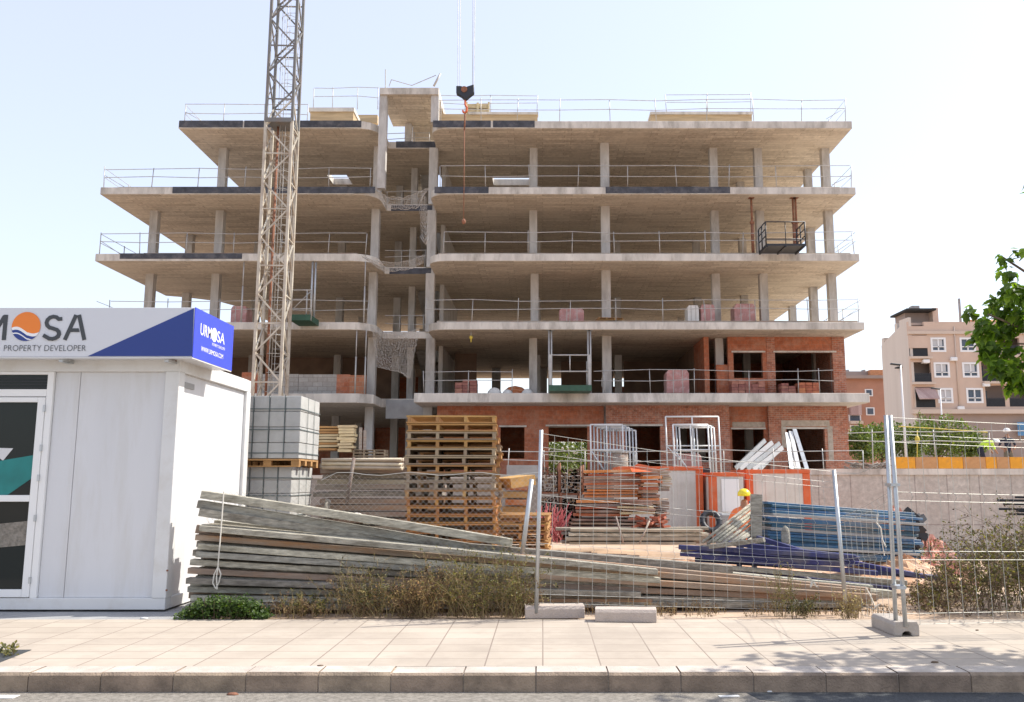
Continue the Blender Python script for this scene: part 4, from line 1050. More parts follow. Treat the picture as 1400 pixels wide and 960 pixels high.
blockcube(330, 398, 638, 712, YK + .1, 4, 3, 4, 1.2, 'lower strapped cube of grey concrete blocks under the other, beside the cabin', .1)
blockcube(330, 397, 722, 775, YK + .1, 4, 3, 3, 1.2, 'bottom cube of grey concrete blocks mostly hidden by the long form boards', .1)
# ------------------------------------------------------------------ long form boards along the fence
def board(p, q, wd, ht, m_, label, group, name='form_board', seg=6, hollow=False):
    """a slightly bowed plank or beam between two points"""
    p, q = Vector(p), Vector(q); mb = MB(); pr = None
    bow = rnd.uniform(-.012, .012) * (q - p).length / 3
    def pt(t): 
        v = p.lerp(q, t); v.z += bow * 4 * t * (1 - t); return v
    d = (q - p).normalized(); r_ = d.cross(Vector((0, 0, 1))).normalized(); u = r_.cross(d)
    ring = []
    for i in range(seg + 1):
        c = pt(i / seg)
        ring.append([c + r_ * (sx * wd / 2) + u * (sz * ht / 2) for sx, sz in ((-1, -1), (1, -1), (1, 1), (-1, 1))])
    vs = [v for r4 in ring for v in r4]; fs = [(0, 1, 2, 3), tuple(4 * seg + i for i in (3, 2, 1, 0))]
    for i in range(seg):
        for k_ in range(4): fs.append((4 * i + k_, 4 * i + (k_ + 1) % 4, 4 * i + 4 + (k_ + 1) % 4, 4 * i + 4 + k_))
    mb.add(vs, fs)
    o = mb.build(name, m_, bevel=.004)
    return tag(o, label, 'board', group)
mats_ = ['board', 'board', 'boardgrey', 'board', 'boardrust', 'board', 'boardgrey', 'board', 'boardrust', 'board', 'board', 'board']
GRP = 'long form boards lying along the fence'
FY = SY + .55
nl = 10
zL0, zL1 = .06, Z(722, FY + .1)          # left ends
zR1 = Z(815, FY + .1)
for i in range(nl):
    for col_ in range(4):
        t_ = i / (nl - 1)
        xa = X(252 + rnd.uniform(-4, 10) + 12 * t_, 780, FY); xb = X((1225 if (i + col_) % 2 == 0 else 900) + rnd.uniform(-30, 10), 820, FY)
        yy = FY + .17 * col_ + .04 * ((i * 7) % 3)
        za = zL0 + (zL1 - zL0) * t_ + rnd.uniform(-.008, .008) + col_ * .01
        full = xb > 2.5
        zr = .03 + (zR1 - .03) * t_
        zb_ = za + (zr - za) * ((xb - xa) / (X(1225, 820, FY) - xa))
        cuts = sorted([0, 1] + [rnd.uniform(.25, .8) for _ in range(rnd.choice((0, 1, 1, 2)))])
        for ca, cb in zip(cuts[:-1], cuts[1:]):
          A_, B_ = Vector((xa, yy, za)), Vector((xb, yy + (.35 if full else .2), zb_)); jz = Vector((0, rnd.uniform(-.03, .03), rnd.uniform(-.008, .008)))
          board(A_.lerp(B_, ca) + jz, A_.lerp(B_, cb - .004) + jz, .13, .066 if col_ == 0 else .07, M[rnd.choice(mats_) if ca else mats_[(i + 3 * col_) % 12]], 'form board, ' + ORD[i] + ' from the ground in the ' + ['front', 'second', 'third', 'rear'][col_] + ' row of the heap' + ('' if len(cuts) == 2 else ', left piece' if ca == 0 else ', right piece' if cb == 1 else ', middle piece'), GRP)
# the tilted boards on top at the left
for j, (ya, yb, xa_, xb_, m_) in enumerate(((676, 742, 277, 700, 'board'), (689, 748, 272, 640, 'boardgrey'), (700, 741, 274, 560, 'board'), (723, 740, 268, 395, 'boardrust'))):
    pa = at(xa_, ya, FY + .1 + .05 * (j % 2)); pb = at(xb_, yb, FY + .45 + .05 * (j % 2))
    board(pa, pb, .16, .092, M[m_], ['topmost grey green board, tilted up at its left end near the cabin', 'blue grey board, second from the top of the tilted ones', 'grey board, third of the tilted boards above the heap', 'short rusty brown board under the tilted boards'][j], GRP)
for j, (xa_, ya, xb_, yb) in enumerate(((560, 741, 1000, 778), (640, 757, 1218, 812), (700, 760, 1150, 802))):
    board(at(xa_, ya, FY + .5 + .15 * j), at(xb_, yb, FY + .6 + .15 * j), .18, .085, M['board'], ['left', 'long middle', 'rear'][j] + ' one of three broad boards on top of the heap in the middle', GRP)
# straps round the boards
def strap(pts, Y, label, r=.008):
    s_ = MB(); s_.path([at(a, b_, Y) for a, b_ in pts], r, 5); return tag(s_.build('tie_strap', M['rope']), label, 'strap', 'pale straps tied round the boards')
strap([(306, 672), (304, 700), (301, 740), (298, 775), (293, 785), (291, 797), (295, 805), (299, 797), (302, 785), (298, 775)], FY - .12, 'white strap with a loose knot round the left end of the boards')
strap([(298, 775), (296, 790), (297, 806)], FY - .13, 'tail of the white strap at the left end of the boards')
strap([(1103, 789), (1110, 793), (1108, 803), (1112, 796), (1117, 803)], FY - .03, 'small pale strap stub tied on the boards right of the middle', .010)
strap([(1184, 804), (1190, 815), (1196, 830), (1204, 826), (1194, 834), (1186, 828)], FY - .03, 'pale strap stub tied near the right end of the boards', .010)
# small rolled bags on the boards
for (a, b_, t_) in ((487, 706, 'white crumpled bag lying on the boards, left one'), (503, 712, 'white crumpled bag lying on the boards, right one')):
    s_ = MB(); s_.ball(at(a, b_, FY + .5), .09, .06, .045, 7, 5); tag(s_.build('crumpled_bag', M['bag']), t_, 'bag')

# ------------------------------------------------------------------ plank stack behind, left of the pallets
def stackrow(px0, px1, py0, py1, Y, n, dp, mats_in, label, group, jit=8, ncol=2, name='plank', gap=.25):
    h = (Z(py0, Y) - Z(py1, Y)) / n; z = Z(py1, Y)
    for i in range(n):
        for c in range(ncol):
            xa = X(px0 + rnd.uniform(-jit, jit), (py0 + py1) / 2, Y); xb = X(px1 + rnd.uniform(-jit, jit), (py0 + py1) / 2, Y)
            m_ = rnd.choice(mats_in)
            board((xa, Y + dp / ncol * (c + .5) + rnd.uniform(-.03, .03), z + h * (i + .5)), (xb, Y + dp / ncol * (c + .5) + rnd.uniform(-.03, .03), z + h * (i + .5) + rnd.uniform(-.02, .02)), dp / ncol * .9, h * (1 - gap * rnd.uniform(.5, 1.4)), M[m_], label + (', ' + ORD[i] + ' layer' if n > 1 else '') + (', ' + ['front', 'rear'][c] + ' row' if ncol > 1 else ''), group, name, seg=2)
stackrow(436, 600, 626, 670, 15.0, 6, .9, ['woodold', 'woodold', 'tan', 'brownwood'], 'weathered plank in the big stack left of the pallets', 'planks in the big stack', gap=.12)
stackrow(430, 602, 672, 735, 14.9, 7, 1.0, ['woodold', 'boardrust', 'tan', 'board'], 'dark plank at the foot of the big plank stack', 'dark planks under the big stack', gap=.28)
tbs = MB()
for i in range(5):
    for k_ in range(3): tbs.tube(at(440, 629 + k_ * 5, 14.7) + Vector((0, i * .12, 0)), at(549, 629 + k_ * 5.5 + rnd.uniform(-1, 1), 14.7) + Vector((0, i * .12, 0)), .03, 7)
tag(tbs.build('tube_bundle', mat('pale tubes', (.50, .42, .32), .7, .2, 4, .1, island=.35)), 'bundle of pale tubes on top of the big plank stack', 'tube bundle')
ln = MB(); ln.tube(at(484, 626, 14.4), at(474, 688, 14.3), .03, 6); tag(ln.build('leaning_batten', M['woodold']), 'pale batten leaning against the big plank stack', 'batten')
ln = MB(); ln.tube(at(449, 684, 14.3), at(444, 703, 14.2), .05, 6); tag(ln.build('leaning_batten', M['board']), 'short grey batten at the foot of the big plank stack', 'batten')
stackrow(425, 462, 582, 616, 34.2, 9, 1.6, ['woodnew', 'wood'], 'pale yellow beam in the podium stack by the column', 'pale timber beams on the podium', jit=3, name='timber_beam')
stackrow(462, 482, 581, 618, 33.6, 9, .5, ['woodnew'], 'pale beam end in the podium stack by the column', 'pale beam ends on the podium', jit=3, ncol=1, name='timber_beam', gap=.15)
for (a, b_, t_) in ((492, 585, 'wooden upright left of a pair leaning by the grey column'), (498, 589, 'wooden upright right of a pair leaning by the grey column')):
    s_ = MB(); s_.bar(at(a, 648, 34), at(a + 1, b_, 34.3), .12, .12); tag(s_.build('timber_upright', M['woodold']), t_, 'timber')
stackrow(690, 723, 652, 742, 15.5, 9, .9, ['woodold', 'wood', 'tan', 'orangewood'], 'short brown plank in the stack right of the tall pallets', 'planks right of the tall pallets', jit=3)
s_ = MB(); s_.bar(at(686, 661, 14.3), at(719, 656, 14.5), .7, .16); tag(s_.build('timber_block', M['wood']), 'thick brown timber slab lying right of the tall pallets', 'timber slab')
# ------------------------------------------------------------------ prop racks, formwork stacks in the yard
YY = 22.0
def rack(px0, px1, py0, py1, Y, label, n=None):
    x0, x1, z0, z1 = X(px0, 690, Y), X(px1, 690, Y), Z(py1, Y), Z(py0, Y)
    o = thing('prop_rack', label, 'prop rack', ((x0 + x1) / 2, Y, z0), 'racks of steel props seen end on')
    m_ = MB(); s = .085
    nx_, nz_ = int((x1 - x0) / s), int((z1 - z0) / s)
    for i in range(nx_):
        for j in range(nz_):
            c = Vector((x0 + s * (i + .5) + rnd.uniform(-.02, .02), Y + rnd.uniform(0, .2), z0 + s * (j + .5) + rnd.uniform(-.02, .02)))
            m_.tube(c, c + Vector((0, 1.6, 0)), .037, 6, cap=False)
            if rnd.random() < .6: m_.obox(c, (.06, .008, .05), Matrix.Rotation(rnd.uniform(0, 3), 3, 'Y'), 0)
    m_.build('props', M['propend'], o)
    f_ = MB()
    for xx in (x0 - .03, x1 + .03):
        f_.tube((xx, Y + .1, z0), (xx, Y + .1, z1 + .08), .03); f_.tube((xx, Y + 1.4, z0), (xx, Y + 1.4, z1 + .08), .03)
    f_.box(x0, x1, Y + .12, Y + 1.4, z0 - .06, z0 - .01); f_.build('frame', M['rust'], o)
M['propend'] = mat('prop tubes', (.17, .105, .065), .7, .4, 5, .2, island=.5)
rack(740, 764, 637, 672, YY, 'upper rack of brown prop ends, left of two beside the white fence post'); rack(766, 796, 640, 674, YY, 'upper rack of brown prop ends, right of two')
rack(740, 766, 678, 738, YY, 'lower rack of prop ends behind the red bars'); rack(768, 792, 678, 735, YY, 'lower rack of greyish prop ends beside the orange boards')
rb = MB()
for i in range(120):
    c = at(752, 728, YY - .6) + Vector((rnd.gauss(0, .16), rnd.gauss(0, .12), rnd.uniform(-.25, .1)))
    a = rnd.uniform(-.9, .9); L_ = rnd.uniform(.25, .75)
    rb.tube(c, c + Vector((math.sin(a) * L_ * .7, rnd.uniform(-.1, .1), math.cos(a) * L_)), .010, 4)
tag(rb.build('rebar_bundle', M['pinkrebar']), 'tangled bundle of pinkish red bars in front of the prop racks', 'bar bundle')
G1 = 'orange formwork boards in the yard'
stackrow(801, 878, 643, 681, YY, 9, 1.2, ['orangewood', 'orangewood', 'brownwood'], 'orange formwork board in the upper left bundle of the yard', G1, 5, name='formwork_board')
stackrow(876, 903, 641, 690, YY - .2, 10, .8, ['orangewood', 'brownwood'], 'orange formwork board in the upper bundle, right end', G1, 3, name='formwork_board')
stackrow(788, 862, 684, 706, YY - .4, 5, 1.2, ['brownwood', 'woodold', 'orangewood'], 'brown formwork board in the middle bundle of the yard', 'brown formwork boards in the yard', 5, name='formwork_board')
stackrow(848, 893, 683, 704, YY - .6, 5, 1.0, ['woodnew', 'brownwood', 'orangewood'], 'pale and brown formwork board right of the middle bundle', 'pale formwork boards in the yard', 4, name='formwork_board')
stackrow(782, 890, 709, 732, YY - .5, 5, 1.0, ['woodold', 'brownwood'], 'dark formwork board in the low bundle of the yard', 'dark formwork boards in the yard', 6, name='formwork_board', gap=.5)
stackrow(903, 917, 640, 672, YY + .1, 11, .5, ['woodold', 'tan'], 'short pale board end beside the cream container', 'short board ends, upper pile', 2, 1, name='board_end')
stackrow(896, 914, 682, 715, YY - .1, 10, .5, ['woodold', 'brownwood'], 'short brown board end below, beside the cream container', 'short board ends, lower pile', 2, 1, name='board_end')
for (a, c, b_, t_) in ((796, 712, .03, 'diagonal'), (846, 716, .03, 'x')): pass
gl = 'long grey beams lying on the sand'
stackrow(772, 962, 722, 746, 20.4, 4, .8, ['woodold', 'tan', 'board'], 'long grey brown beam lying in front of the orange boards', gl, 12, 2, name='long_beam', gap=.3)
for (p_, q_, t_) in (((842, 706), (852, 742), 'thin batten leaning on the long beams, left one'), ((888, 712), (874, 744), 'thin batten leaning on the long beams, right one')):
    s_ = MB(); s_.tube(at(*p_, 20.0), at(*q_, 19.8), .02, 5); tag(s_.build('thin_batten', M['woodold']), t_, 'batten')
s_ = MB()
for k_ in range(40): s_.obox(at(893, 716, YY - 1) + Vector((rnd.gauss(0, .2), rnd.gauss(0, .15), rnd.uniform(-.12, .16))), (rnd.uniform(.1, .4), .12, .05), Matrix.Rotation(rnd.uniform(-.6, .6), 3, 'Y') @ Matrix.Rotation(rnd.uniform(-1, 1), 3, 'Z'))
tag(s_.build('orange_heap', M['orangewood']), 'small orange heap of scraps below the board ends', 'heap')
s_ = MB(); xx = X(848, 623, 33.4); s_.tube((xx, 33.4, PZ), (xx, 33.4, Z(620, 33.4)), .3, 14); s_.tube((xx, 33.4, Z(620, 33.4)), (xx, 33.4, Z(619, 33.4)), .33, 14); tag(s_.build('metal_drum', M['woodold']), 'weathered drum on the podium in front of the steel frames', 'drum')
s_ = MB(); s_.add([at(862, 640, YY), at(872, 634, YY), at(888, 637, YY), at(893, 645, YY), at(864, 645, YY - .5), at(892, 645, YY - .5)], [(0, 1, 2, 3), (0, 3, 5, 4)]); tag(s_.build('orange_sheet', M['redorange']), 'bright orange sheet on top of the orange board bundle', 'sheet')

# ------------------------------------------------------------------ containers
def container(px0, px1, py0, py1, Y, dp, label, posts, group='site containers', door=None):
    x0, x1 = X(px0, (py0 + py1) / 2, Y), X(px1, (py0 + py1) / 2, Y); z0, z1 = Z(py1, Y), Z(py0, Y)
    o = thing('site_container', label, 'container', ((x0 + x1) / 2, Y, z0), group)
    b_ = MB(); b_.box(x0 + .03, x1 - .03, Y + .03, Y + dp - .03, z0 + .05, z1 - .05); b_.build('body', M['hut'], o)
    r_ = MB(); n = int((x1 - x0) / .3)
    for i in range(1, n): r_.box(x0 + i * .3, x0 + i * .3 + .1, Y + .015, Y + .029, z0 + .14, z1 - .12)
    r_.build('ribs', M['hut'], o)
    for pxx in posts:
        xx = X(pxx, (py0 + py1) / 2, Y); MB().box(xx - .11, xx + .11, Y, Y + .2, z0, z1 - .121).build('corner_post', M['redorange'], o, bevel=.01)
    MB().box(x0, x1, Y - .005, Y + dp, z1 - .12, z1).build('roof_frame', M['redorange'] if 'orange' in label else M['hut'], o, bevel=.01)
    MB().box(x1 - .029, x1 - .005, Y + .2, Y + dp, z0 + .05, z1 - .122).build('end_wall', M['redorange'], o)
    if door:
        a, b2, c, d_ = door
        MB().box(X(a, c, Y), X(b2, c, Y), Y - .02, Y + .014, Z(d_, Y), Z(c, Y)).build('door', M['alu'], o, bevel=.01)
    return o
container(846, 962, 638, 730, 27.0, 2.2, 'cream container with one orange corner post, behind the formwork stacks', (957,))
container(1021, 1110, 642, 735, 27.0, 2.2, 'cream container with orange frame at the foot of the retaining wall', (1026, 1104))
container(972, 1019, 646, 735, 26.2, 2.2, 'narrow orange framed container with a white door, behind the worker in the yellow helmet', (976,), door=(986, 1010, 655, 700))
s_ = MB(); s_.box(X(985, 710, 25), X(1012, 710, 25), 25, 25.8, -.7, Z(702, 25)); tag(s_.build('generator_box', M['greywall'], bevel=.05), 'grey green equipment box before the white container door', 'equipment box')
ty = MB(); ty.path([at(972, 713, 24.6) + Vector((.24 * math.cos(R(a)), .12 * math.sin(R(a)), .24 * math.sin(R(a)))) for a in range(0, 361, 24)], .085, 8); tag(ty.build('tyre', M['blackmetal']), 'black tyre standing between the two containers', 'tyre')
MB_ = MB(); MB_.box(X(962, 680, 27.6), X(972, 680, 27.6), 27.6, 29, -.4, Z(640, 27.6)); tag(MB_.build('dark_locker', M['blackmetal']), 'dark locker in the gap between the cream containers', 'locker')

# ------------------------------------------------------------------ window frame racks and things on the podium
def frames(px0, px1, py0, py1, Y, n, label, tilt=.3):
    x0, x1, z0, z1 = X(px0, 600, Y), X(px1, 600, Y), PZ, Z(py0, Y)
    o = thing('frame_rack', label, 'steel frames', ((x0 + x1) / 2, Y, z0), 'light steel frames leaning on the podium')
    for k_ in range(n):
        f_ = MB(); dx = k_ * .14; dy = k_ * .12; w_ = (x1 - x0) - n * .14 + .14
        a = [Vector((x0 + dx, Y + dy, z0)), Vector((x0 + dx, Y + dy + tilt, z1 - k_ * .05)), Vector((x0 + dx + w_, Y + dy + tilt, z1 - k_ * .05)), Vector((x0 + dx + w_, Y + dy, z0))]
        for i in range(4): f_.tube(a[i], a[(i + 1) % 4], .035, 6)
        m0, m1 = (a[0] + a[1]) / 2, (a[2] + a[3]) / 2; f_.tube(m0, m1, .03, 6)
        f_.tube((a[0] + a[3]) / 2, (a[1] + a[2]) / 2, .03, 6)
        if k_ == 0: f_.tube(m0, (a[0] + a[3]) / 2, .025, 6)
        f_.build('frame', M['galv'] if k_ % 2 else M['cabinframe'], o)
    return o
frames(808, 872, 580, 648, 33.9, 5, 'rack of light steel frames on the podium left of the larger open frame')
frames(912, 985, 569, 648, 34.3, 1, 'single large open steel frame against the brick wall')
frames(922, 980, 580, 648, 33.8, 3, 'smaller pale steel frames inside the larger frame')
for j, (a, b_, c, d_) in enumerate(((1006, 640, 1046, 602), (1012, 641, 1056, 605), (1022, 641, 1066, 606), (1030, 642, 1070, 612), (1038, 642, 1062, 618))):
    s_ = MB(); s_.bar(at(a, b_, 32.9 + .1 * j), at(c, d_, 33.6 + .1 * j), .06, .16); tag(s_.build('white_profile', M['cabinframe'] if j % 2 else M['galv']), ['lowest', 'second', 'longest', 'upper', 'shortest'][j] + ' white profile in the slanted fan before the ground storey', 'profile', 'slanted white profiles')
for j, (a, b_, c, d_) in enumerate(((1082, 641, 1076, 592), (1092, 641, 1081, 590), (1103, 641, 1086, 587), (1088, 641, 1078, 600))):
    s_ = MB(); s_.bar(at(a, b_, 35.0 + .1 * j), at(c, d_, 36.4), .16, .05, up=(0, 1, 0)); tag(s_.build('white_profile', M['cabinframe'] if j % 2 else M['galv']), ['leftmost', 'second', 'longest', 'shortest'][j] + ' white profile leaning in the dark brick doorway on the right', 'profile', 'white profiles leaning in the doorway')
s_ = MB()
for k_ in range(4): s_.box(X(692, 650, 31.6), X(735, 650, 31.6), 32.0, 32.35, Z(652 - k_ * 4, 32), Z(650 - k_ * 4, 32) + .05)
tag(s_.build('grey_plank_stack', M['greywall']), 'low stack of grey planks against the podium behind the pallets', 'plank stack')
# scrap heap on the podium corner at the right
sh = MB()
for i in range(60):
    c = at(rnd.uniform(1165, 1215), rnd.uniform(634, 646), 33.0); d_ = Vector((rnd.uniform(-1, 1), rnd.uniform(-.4, .4), rnd.uniform(-.25, .4))) * .7
    sh.tube(c - d_ / 2, c + d_ / 2, rnd.uniform(.015, .04), 5)
for i in range(10): sh.obox(at(rnd.uniform(1165, 1215), rnd.uniform(640, 649), 33.2), (.5, .4, .12), Matrix.Rotation(rnd.uniform(-.5, .5), 3, 'Y'))
tag(sh.build('scrap_heap', M['woodold']), 'heap of bent bars and scrap on the podium above the retaining wall', 'scrap heap')

# ------------------------------------------------------------------ blue panels, indigo beams, grey tubes
BP = 'blue formwork panels in the leaning stack'
for i in range(19):
    t_ = i / 18
    pa = at(1037 + rnd.uniform(-3, 6), 757 - 70 * t_, 13.2); pb = at(1240 + rnd.uniform(-8, 12), 768 - 66 * t_, 14.2)
    board(pa, pb, .5 + rnd.uniform(-.06, .06), .038, M['blue'] if i not in (3, 9, 14) else M['greywall'], ORD[i] + ' panel from the bottom of the blue formwork stack', BP, 'blue_formwork', 3)
s_ = MB(); s_.bar(at(1034, 676, 12.95), at(1034, 735, 12.9), .05, .16, up=(1, 0, 0)); tag(s_.build('upright_board', M['board']), 'grey upright board holding the left end of the blue panels', 'board')
for i in range(9):
    a = at(1031 + rnd.uniform(-2, 2), 686 + i * 6, 13.2 - .02 * i); b_ = at(960 + i * 7.5, 742 + rnd.uniform(-3, 3), 12.5)
    s_ = MB(); s_.tube(a, b_, .022, 8); tag(s_.build('grey_tube', M['board']), ORD[i].replace('lowest', 'first') + ' grey tube from the top slanting down left of the blue panels', 'tube', 'grey tubes beside the blue panels')
for i, (xa_, ya, xb_, yb) in enumerate(((928, 748, 1170, 762), (930, 757, 1165, 772), (950, 765, 1290, 790), (948, 772, 1240, 797), (960, 776, 1225, 806), (1035, 735, 1150, 770), (990, 742, 1170, 762), (932, 752, 1045, 738), (940, 753, 1160, 770), (960, 761, 1200, 784), (1010, 752, 1175, 764), (1000, 778, 1235, 800), (1150, 766, 1290, 793))):
    board(at(xa_, ya, 12.6 + .1 * (i % 3)), at(xb_, yb, 12.0 + .1 * (i % 3)), .09, .06, M['blue2'] if i % 4 != 3 else M['boardgrey'], ('indigo' if i % 4 != 3 else 'grey') + ' beam under the blue panels, ' + ['topmost at the left tip', 'second at the left tip', 'resting just below the tip', 'above the lowest ones', 'lowest of the long ones', 'propped on the grey tubes', 'starting beside the leaning tubes', 'short and tilted up', 'third at the left tip', 'crossing the middle', 'just below the panels', 'lowest right of the middle', 'running right past the double post'][i], 'indigo beams below the blue panels', 'indigo_beam', 3)
s_ = MB(); s_.path([at(1200, 702, 12.9), at(1198, 715, 12.9), at(1204, 722, 12.9), at(1206, 738, 12.9), at(1211, 748, 12.9)], .012, 5); s_.path([at(1204, 722, 12.9), at(1206, 742, 12.9), at(1209, 760, 12.9)], .009, 5)
tag(s_.build('tie_strap', M['rope']), 'pale cord hanging down in front of the blue panels', 'strap', 'pale straps tied round the boards')
s_ = MB(); s_.ball(at(1074, 734, 12.7), .07, .03, .16, 7, 5); tag(s_.build('crumpled_bag', M['boardgrey']), 'grey plastic scrap hanging on the blue panels', 'bag')

# ------------------------------------------------------------------ mounds
def mound(cx, cy, rx, ry, h, m_, name, label, cat, z=None, nseg=34, rough=.18):
    mb = MB(); n = nseg; vs = []; k_ = int(n * .5)
    for j in range(k_ + 1):
        r_ = j / k_
        for i in range(n):
            a = 2 * math.pi * i / n; rr = r_ * (1 + .12 * math.sin(3 * a + cx) + .08 * math.sin(7 * a + cy))
            hz = h * (math.cos(min(1, r_) * math.pi) * .5 + .5) * (1 + rnd.uniform(-rough, rough))
            x, y = cx + rx * rr * math.cos(a), cy + ry * rr * math.sin(a)
            vs.append((x, y, (ground_z(x, y) if z is None else z) + hz - (.05 if j == k_ else 0)))
    fs = [(j * n + i, j * n + (i + 1) % n, (j + 1) * n + (i + 1) % n, (j + 1) * n + i) for j in range(k_) for i in range(n)]
    mb.add(vs, fs, 0, False)
    return tag(mb.build(name, m_), label, cat)
mound(X(1238, 775, 13.6), 13.9, 1.0, 1.0, .30, M['sand'], 'sand_mound', 'low heap of orange sand between the blue panels and the brambles', 'sand heap', z=.06)
mound(X(1246, 740, 17.5), 18.2, .75, .9, 1.25, M['debris'], 'rubble_mound', 'steep heap of pink rubble at the right end of the blue panels', 'rubble heap', z=-.55, rough=.3)
mound(X(1310, 750, 18), 19.5, 1.3, 1.1, 1.0, M['debris'], 'rubble_mound', 'pink rubble heap half hidden by the brambles', 'rubble heap', z=-.8, rough=.25)
mound(3.0, 18.5, 4.0, 1.2, .16, M['sand'], 'sand_mound', 'flat spread of orange sand in front of the long grey beams', 'sand heap')
rbm = MB()
for i in range(26):
    c = at(rnd.uniform(1238, 1258), rnd.uniform(702, 764), 16.5); rbm.obox(c, (rnd.uniform(.08, .28), .15, rnd.uniform(.06, .16)), Matrix.Rotation(rnd.uniform(-1, 1), 3, 'Y') @ Matrix.Rotation(rnd.uniform(-1, 1), 3, 'Z'))
tag(rbm.build('debris_pieces', M['blackmetal']), 'dark broken pieces at the right ends of the blue panels', 'debris', kind='stuff')
# rebar ends at the right edge
rbr = MB()
for (a, b_) in ((1364, 684), (1372, 689), (1366, 696), (1380, 703), (1388, 680), (1390, 699)):
    pz_ = at(a, b_, 11.4); rbr.tube(pz_, pz_ + Vector((1.6, .1, -.02)), .016, 6)
tag(rbr.build('rebar_ends', M['blackmetal']), 'dark reinforcing bars poking in from the right above the brambles', 'bars')

# ------------------------------------------------------------------ site fences
def fpost(p, q, name_parent, r=.021): return MB().tube(p, q, r, 10).build('post', M['galv'], name_parent)
def meshpanel(parent, A0, A1, B0, B1, nvert=None, hz=(.02, .12, .62, .70, 1.18, 1.26, 1.74, 1.82, 1.98), r=.0023, bend=.02):
    """weld mesh between post bottoms A0,B0 and tops A1,B1"""
    A0, A1, B0, B1 = map(Vector, (A0, A1, B0, B1)); H = (A1 - A0).length
    def P(u, v):
        a = A0.lerp(A1, v); b_ = B0.lerp(B1, v); w_ = a.lerp(b_, u); w_.z -= .05 * math.sin(math.pi * u) * v * .6; return w_
    L_ = (B0 - A0).length; n = int(L_ / .155)
    m_ = MB()
    for z in hz:
        v = min(1, z / 2.0); pts = [P(i / 8, v) for i in range(9)]
        m_.path(pts, r, 4)
    seq = []
    for z in [0] + list(hz): seq.append(z)
    for i in range(1, n):
        u = i / n; pts = []
        for k_, z in enumerate(hz):
            pts.append(P(u, z / 2.0))
            if k_ % 2 == 1 and k_ + 1 < len(hz) or (k_ % 2 == 0 and k_ > 0 and k_ + 1 < len(hz)):
                zn = hz[k_ + 1]
                if zn - z < .15: pts.append(P(u, (z + zn) / 2 / 2.0) + Vector((bend * .7, -bend, 0)))
        m_.path(pts, r, 4)
    return m_.build('weld_mesh', M['wire'], parent)
fa0, fa1 = at(733, 832, SY + .05), at(740, 588, SY + .05)
fb0, fb1 = gp(1158, 832, .02), at(1140, 643, SY + .75)
fb0 = Vector((X(1156, 815, SY + .5), SY + .5, 0.0))
f1 = thing('mesh_fence', 'sagging weld mesh fence panel with tall post, in front of the yard stacks', 'fence panel', fa0, 'site fence panels')
fpost(fa0 - Vector((0, 0, .05)), fa1, f1, .023); fpost(fb0, fb1, f1, .024)
meshpanel(f1, fa0 + Vector((0, 0, .04)), fa1 - Vector((0, 0, .02)), fb0, fb1)
fc0, fc1 = at(1225, 856, 8.95), at(1211, 568, 8.95)
fd0, fd1 = at(1238, 857, 8.85), at(1217, 568, 8.85)
f2 = thing('mesh_fence', 'weld mesh fence panel running behind the double post, mid right', 'fence panel', fc0, 'site fence panels')
fpost(fc0, fc1, f2, .021)
f2b = fb0 + Vector((.03, .02, 0)); 
meshpanel(f2, fc0, fc1, f2b, f2b + Vector((-.05, .1, 1.7)), hz=(.02, .12, .62, .70, 1.18, 1.26))
MB().path([fb0.lerp(fb1, .98) , fb0.lerp(fb1, .97).lerp(fc0.lerp(fc1, .78), .5) - Vector((0, 0, .06)), fc0.lerp(fc1, .78)], .004, 4).build('top_wire', M['wire'], f2)
f3 = thing('mesh_fence', 'weld mesh fence panel at the right edge, before the brambles', 'fence panel', fd0, 'site fence panels')
fpost(fd0, fd1, f3, .021)
fe0 = fd0 + Vector((3.4, .45, -.0)); fe1 = fe0 + Vector((0, 0, 2.0)); fpost(fe0, fe1, f3)
meshpanel(f3, fd0, fd1, fe0, fe1)
cl = MB()
for zz in (.45, 1.45): cl.box(fc0.x - .02, fd0.x + .02, 8.82, 8.98, zz, zz + .03)
cl.build('clamp', M['galv'], f3)
# leaning loose post beside the first panel
s_ = MB(); s_.tube(at(712, 775, SY + .9), at(727, 655, SY + .9), .028, 8); tag(s_.build('leaning_tube', M['galv']), 'grey post leaning left beside the tall fence post', 'post')
# chain link
cl_ = thing('chain_link_fence', 'rusty grey diamond chain link mesh hanging before the pallets', 'chain link fence', (X(500, 800, SY + .9), SY + .9, 0))
YF = SY + .9
def topz(px): return Z(648 if px > 440 else 655 + (440 - px) * .14, YF) + .02 * math.sin(px * .07)
M['chainwire'] = mat('chain link wire', (.50, .46, .40), .6, .2, 4, 0)
cm_ = MB(); pxm = X(285, 740, YF); pxe = X(738, 740, YF); s = .036
x = pxm; i = 0
px_of = lambda x: 742 + x / YF * F * .985
while x < pxe:
    zt2 = topz(px_of(x)); z = .25; pts = []; k_ = 0
    while z < zt2:
        w_ = .03 * math.sin(x * 3 + z * 2)
        pts.append(Vector((x + (s * .5 if (k_ + i) % 2 else -s * .5) + .03 * math.sin(z * 3 + x), YF + w_ * .4, z))); z += s * 1.0; k_ += 1
    if len(pts) > 1: cm_.path(pts, .0014, 3)
    x += s; i += 1
cm_.build('mesh', M['chainwire'], cl_)
tw = MB(); tw.path([Vector((X(p_, 650, YF), YF, topz(p_))) for p_ in range(440, 741, 20)], .004, 4); tw.build('top_wire', M['wire'], cl_)
